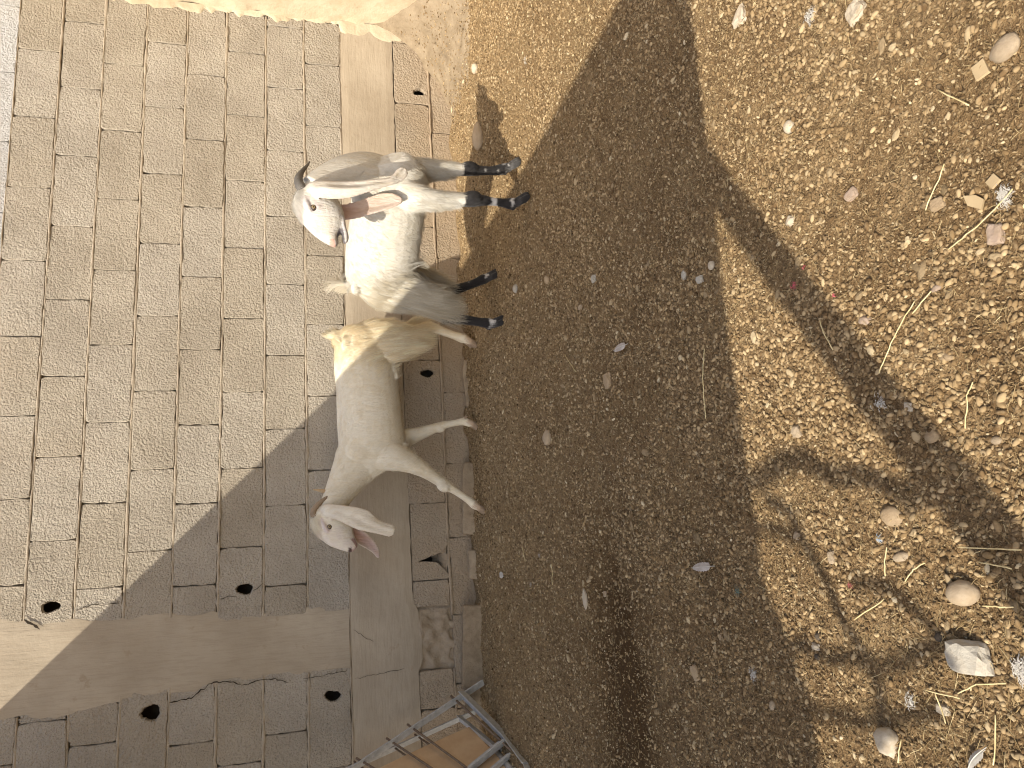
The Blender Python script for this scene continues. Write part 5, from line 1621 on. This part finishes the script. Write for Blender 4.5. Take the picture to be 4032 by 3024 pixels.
wetf = lambda x, y: np.exp(-(((x + .45) / .45) ** 2 + ((y + 1.80) / .20) ** 2))
off_skirt = lambda x, y: np.where((x > 2.3) & (y > -.58) & (top_z(x, y) > gz(x, y) + .012), .22, 1.0)
heap = lambda x, y: np.exp(-(((x + .30) / .12) ** 2 + ((y + 3.08) / .14) ** 2))
def eul(r, n_, a): return np.stack([r.uniform(-a, a, n_), r.uniform(-a, a, n_), r.uniform(0, 6.28, n_)], -1)
M_PEL = m_scatter('dropping', [(0.0, (0.067, 0.039, 0.017)), (.20, (0.139, 0.085, 0.039)), (.55, (0.228, 0.149, 0.071)), (.85, (0.334, 0.233, 0.120)), (1.0, (0.468, 0.345, 0.193))])
x, y, r = yard_points(44000, 401, lambda x, y: np.clip(off_skirt(x, y) * (.45 + .55 * sstep(-.35, .25, x)) * (.14 + .86 * sstep(.28, .72, .6 * patch(x, y) + .4 * patch2(x, y)) * (.30 + .70 * near(y))) * (1 - .93 * wetf(x, y)), 0, 1))
s = r.uniform(.0056, .0102, len(x)) * (1 + .25 * (r.uniform(0, 1, len(x)) > .95))
z = top_z(x, y) + s * r.uniform(-.28, .30, len(x))
scatter('droppings', np.stack([x, y, z], -1), eul(r, len(x), .6), np.stack([s * r.uniform(.85, 1.15, len(x)), s, s * r.uniform(.8, 1.1, len(x))], -1), r.integers(0, 6, len(x)),
        [ico(2, pellet_fn(k)) for k in range(6)], M_PEL, 'brown goat droppings strewn all over the soil', 'droppings')
M_PEB = m_scatter('pebble', [(0.0, (0.140, 0.097, 0.051)), (.35, (0.250, 0.179, 0.099)), (.70, (0.360, 0.267, 0.151)), (.93, (0.460, 0.359, 0.216)), (1.0, (0.600, 0.495, 0.326))])
x, y, r = yard_points(24000, 402, lambda x, y: np.clip(off_skirt(x, y) * (.25 + .75 * sstep(-2.6, -.3, y) * (.3 + patch(x + 3, y))) * (1 - .96 * wetf(x, y)), 0, 1))
s = np.exp(r.normal(math.log(.0060), .44, len(x))); s = np.clip(s, .0025, .024)
z = top_z(x, y) + s * r.uniform(-.15, .20, len(x))
scatter('gravel', np.stack([x, y, z], -1), eul(r, len(x), .4), np.stack([s * r.uniform(.8, 1.4, len(x)), s, s * r.uniform(.7, 1.1, len(x))], -1), r.integers(0, 8, len(x)),
        [ico(2, pebble_fn(k), k % 3 == 0) for k in range(8)], M_PEB, 'loose pale gravel and small pebbles in the soil', 'gravel')
M_CRU = m_scatter('soil_crumb', [(0.0, (0.080, 0.049, 0.022)), (.35, (0.170, 0.110, 0.051)), (.75, (0.275, 0.192, 0.099)), (.93, (0.380, 0.286, 0.158)), (1.0, (0.550, 0.436, 0.264))])
x, y, r = yard_points(125000, 403, lambda x, y: np.clip(off_skirt(x, y) * (.15 + .85 * (.25 + .75 * near(y))) * (1 - .85 * wetf(x, y)), 0, 1))
s = r.uniform(.0022, .0068, len(x))
z = top_z(x, y) + s * r.uniform(-.1, .40, len(x))
scatter('soil_crumbs', np.stack([x, y, z], -1), r.uniform(0, 6.28, (len(x), 3)), np.stack([s * 1.2, s, s * .8], -1), r.integers(0, 4, len(x)),
        [ico(1, pebble_fn(k + 9), False) for k in range(4)], M_CRU, 'fine crumbs of dry soil and broken droppings', 'soil crumbs')
def chaff_shape(k):
    a = .10 + .12 * k
    pts = [(-.5, 0, 0), (-.17, .05 * k, .03), (.17, a * .4, .04), (.5, a, .0)]
    V, F = tube_geo(pts, [.035, .05, .05, .03], 4)
    return mesh('chaff_shape', V, F)
M_CHA = m_scatter('chaff', [(0.0, (0.170, 0.112, 0.048)), (.5, (0.290, 0.204, 0.095)), (.85, (0.420, 0.320, 0.163)), (1.0, (0.560, 0.446, 0.246))])
x, y, r = yard_points(20000, 404, lambda x, y: np.clip(.05 + .75 * near(y) * (.3 + .7 * sstep(.35, .7, patch(x + 9, y + 4))) + .3 * sstep(.3, -.5, x) + 1.0 * heap(x, y), 0, 1))
s = np.exp(r.normal(math.log(.0095), .52, len(x))) * (1 + 1.3 * heap(x, y)); s = np.clip(s, .004, .055)
z = top_z(x, y) + r.uniform(.001, .009, len(x))
scatter('chaff', np.stack([x, y, z], -1), np.stack([r.normal(0, .25, len(x)), r.normal(0, .25, len(x)), r.uniform(0, 6.28, len(x))], -1), np.stack([s, np.full(len(x), .0095) * r.uniform(.6, 1.3, len(x)), np.full(len(x), .0095)], -1), r.integers(0, 4, len(x)),
        [chaff_shape(k) for k in range(4)], M_CHA, 'short bits of straw and chaff scattered over the soil', 'chaff')
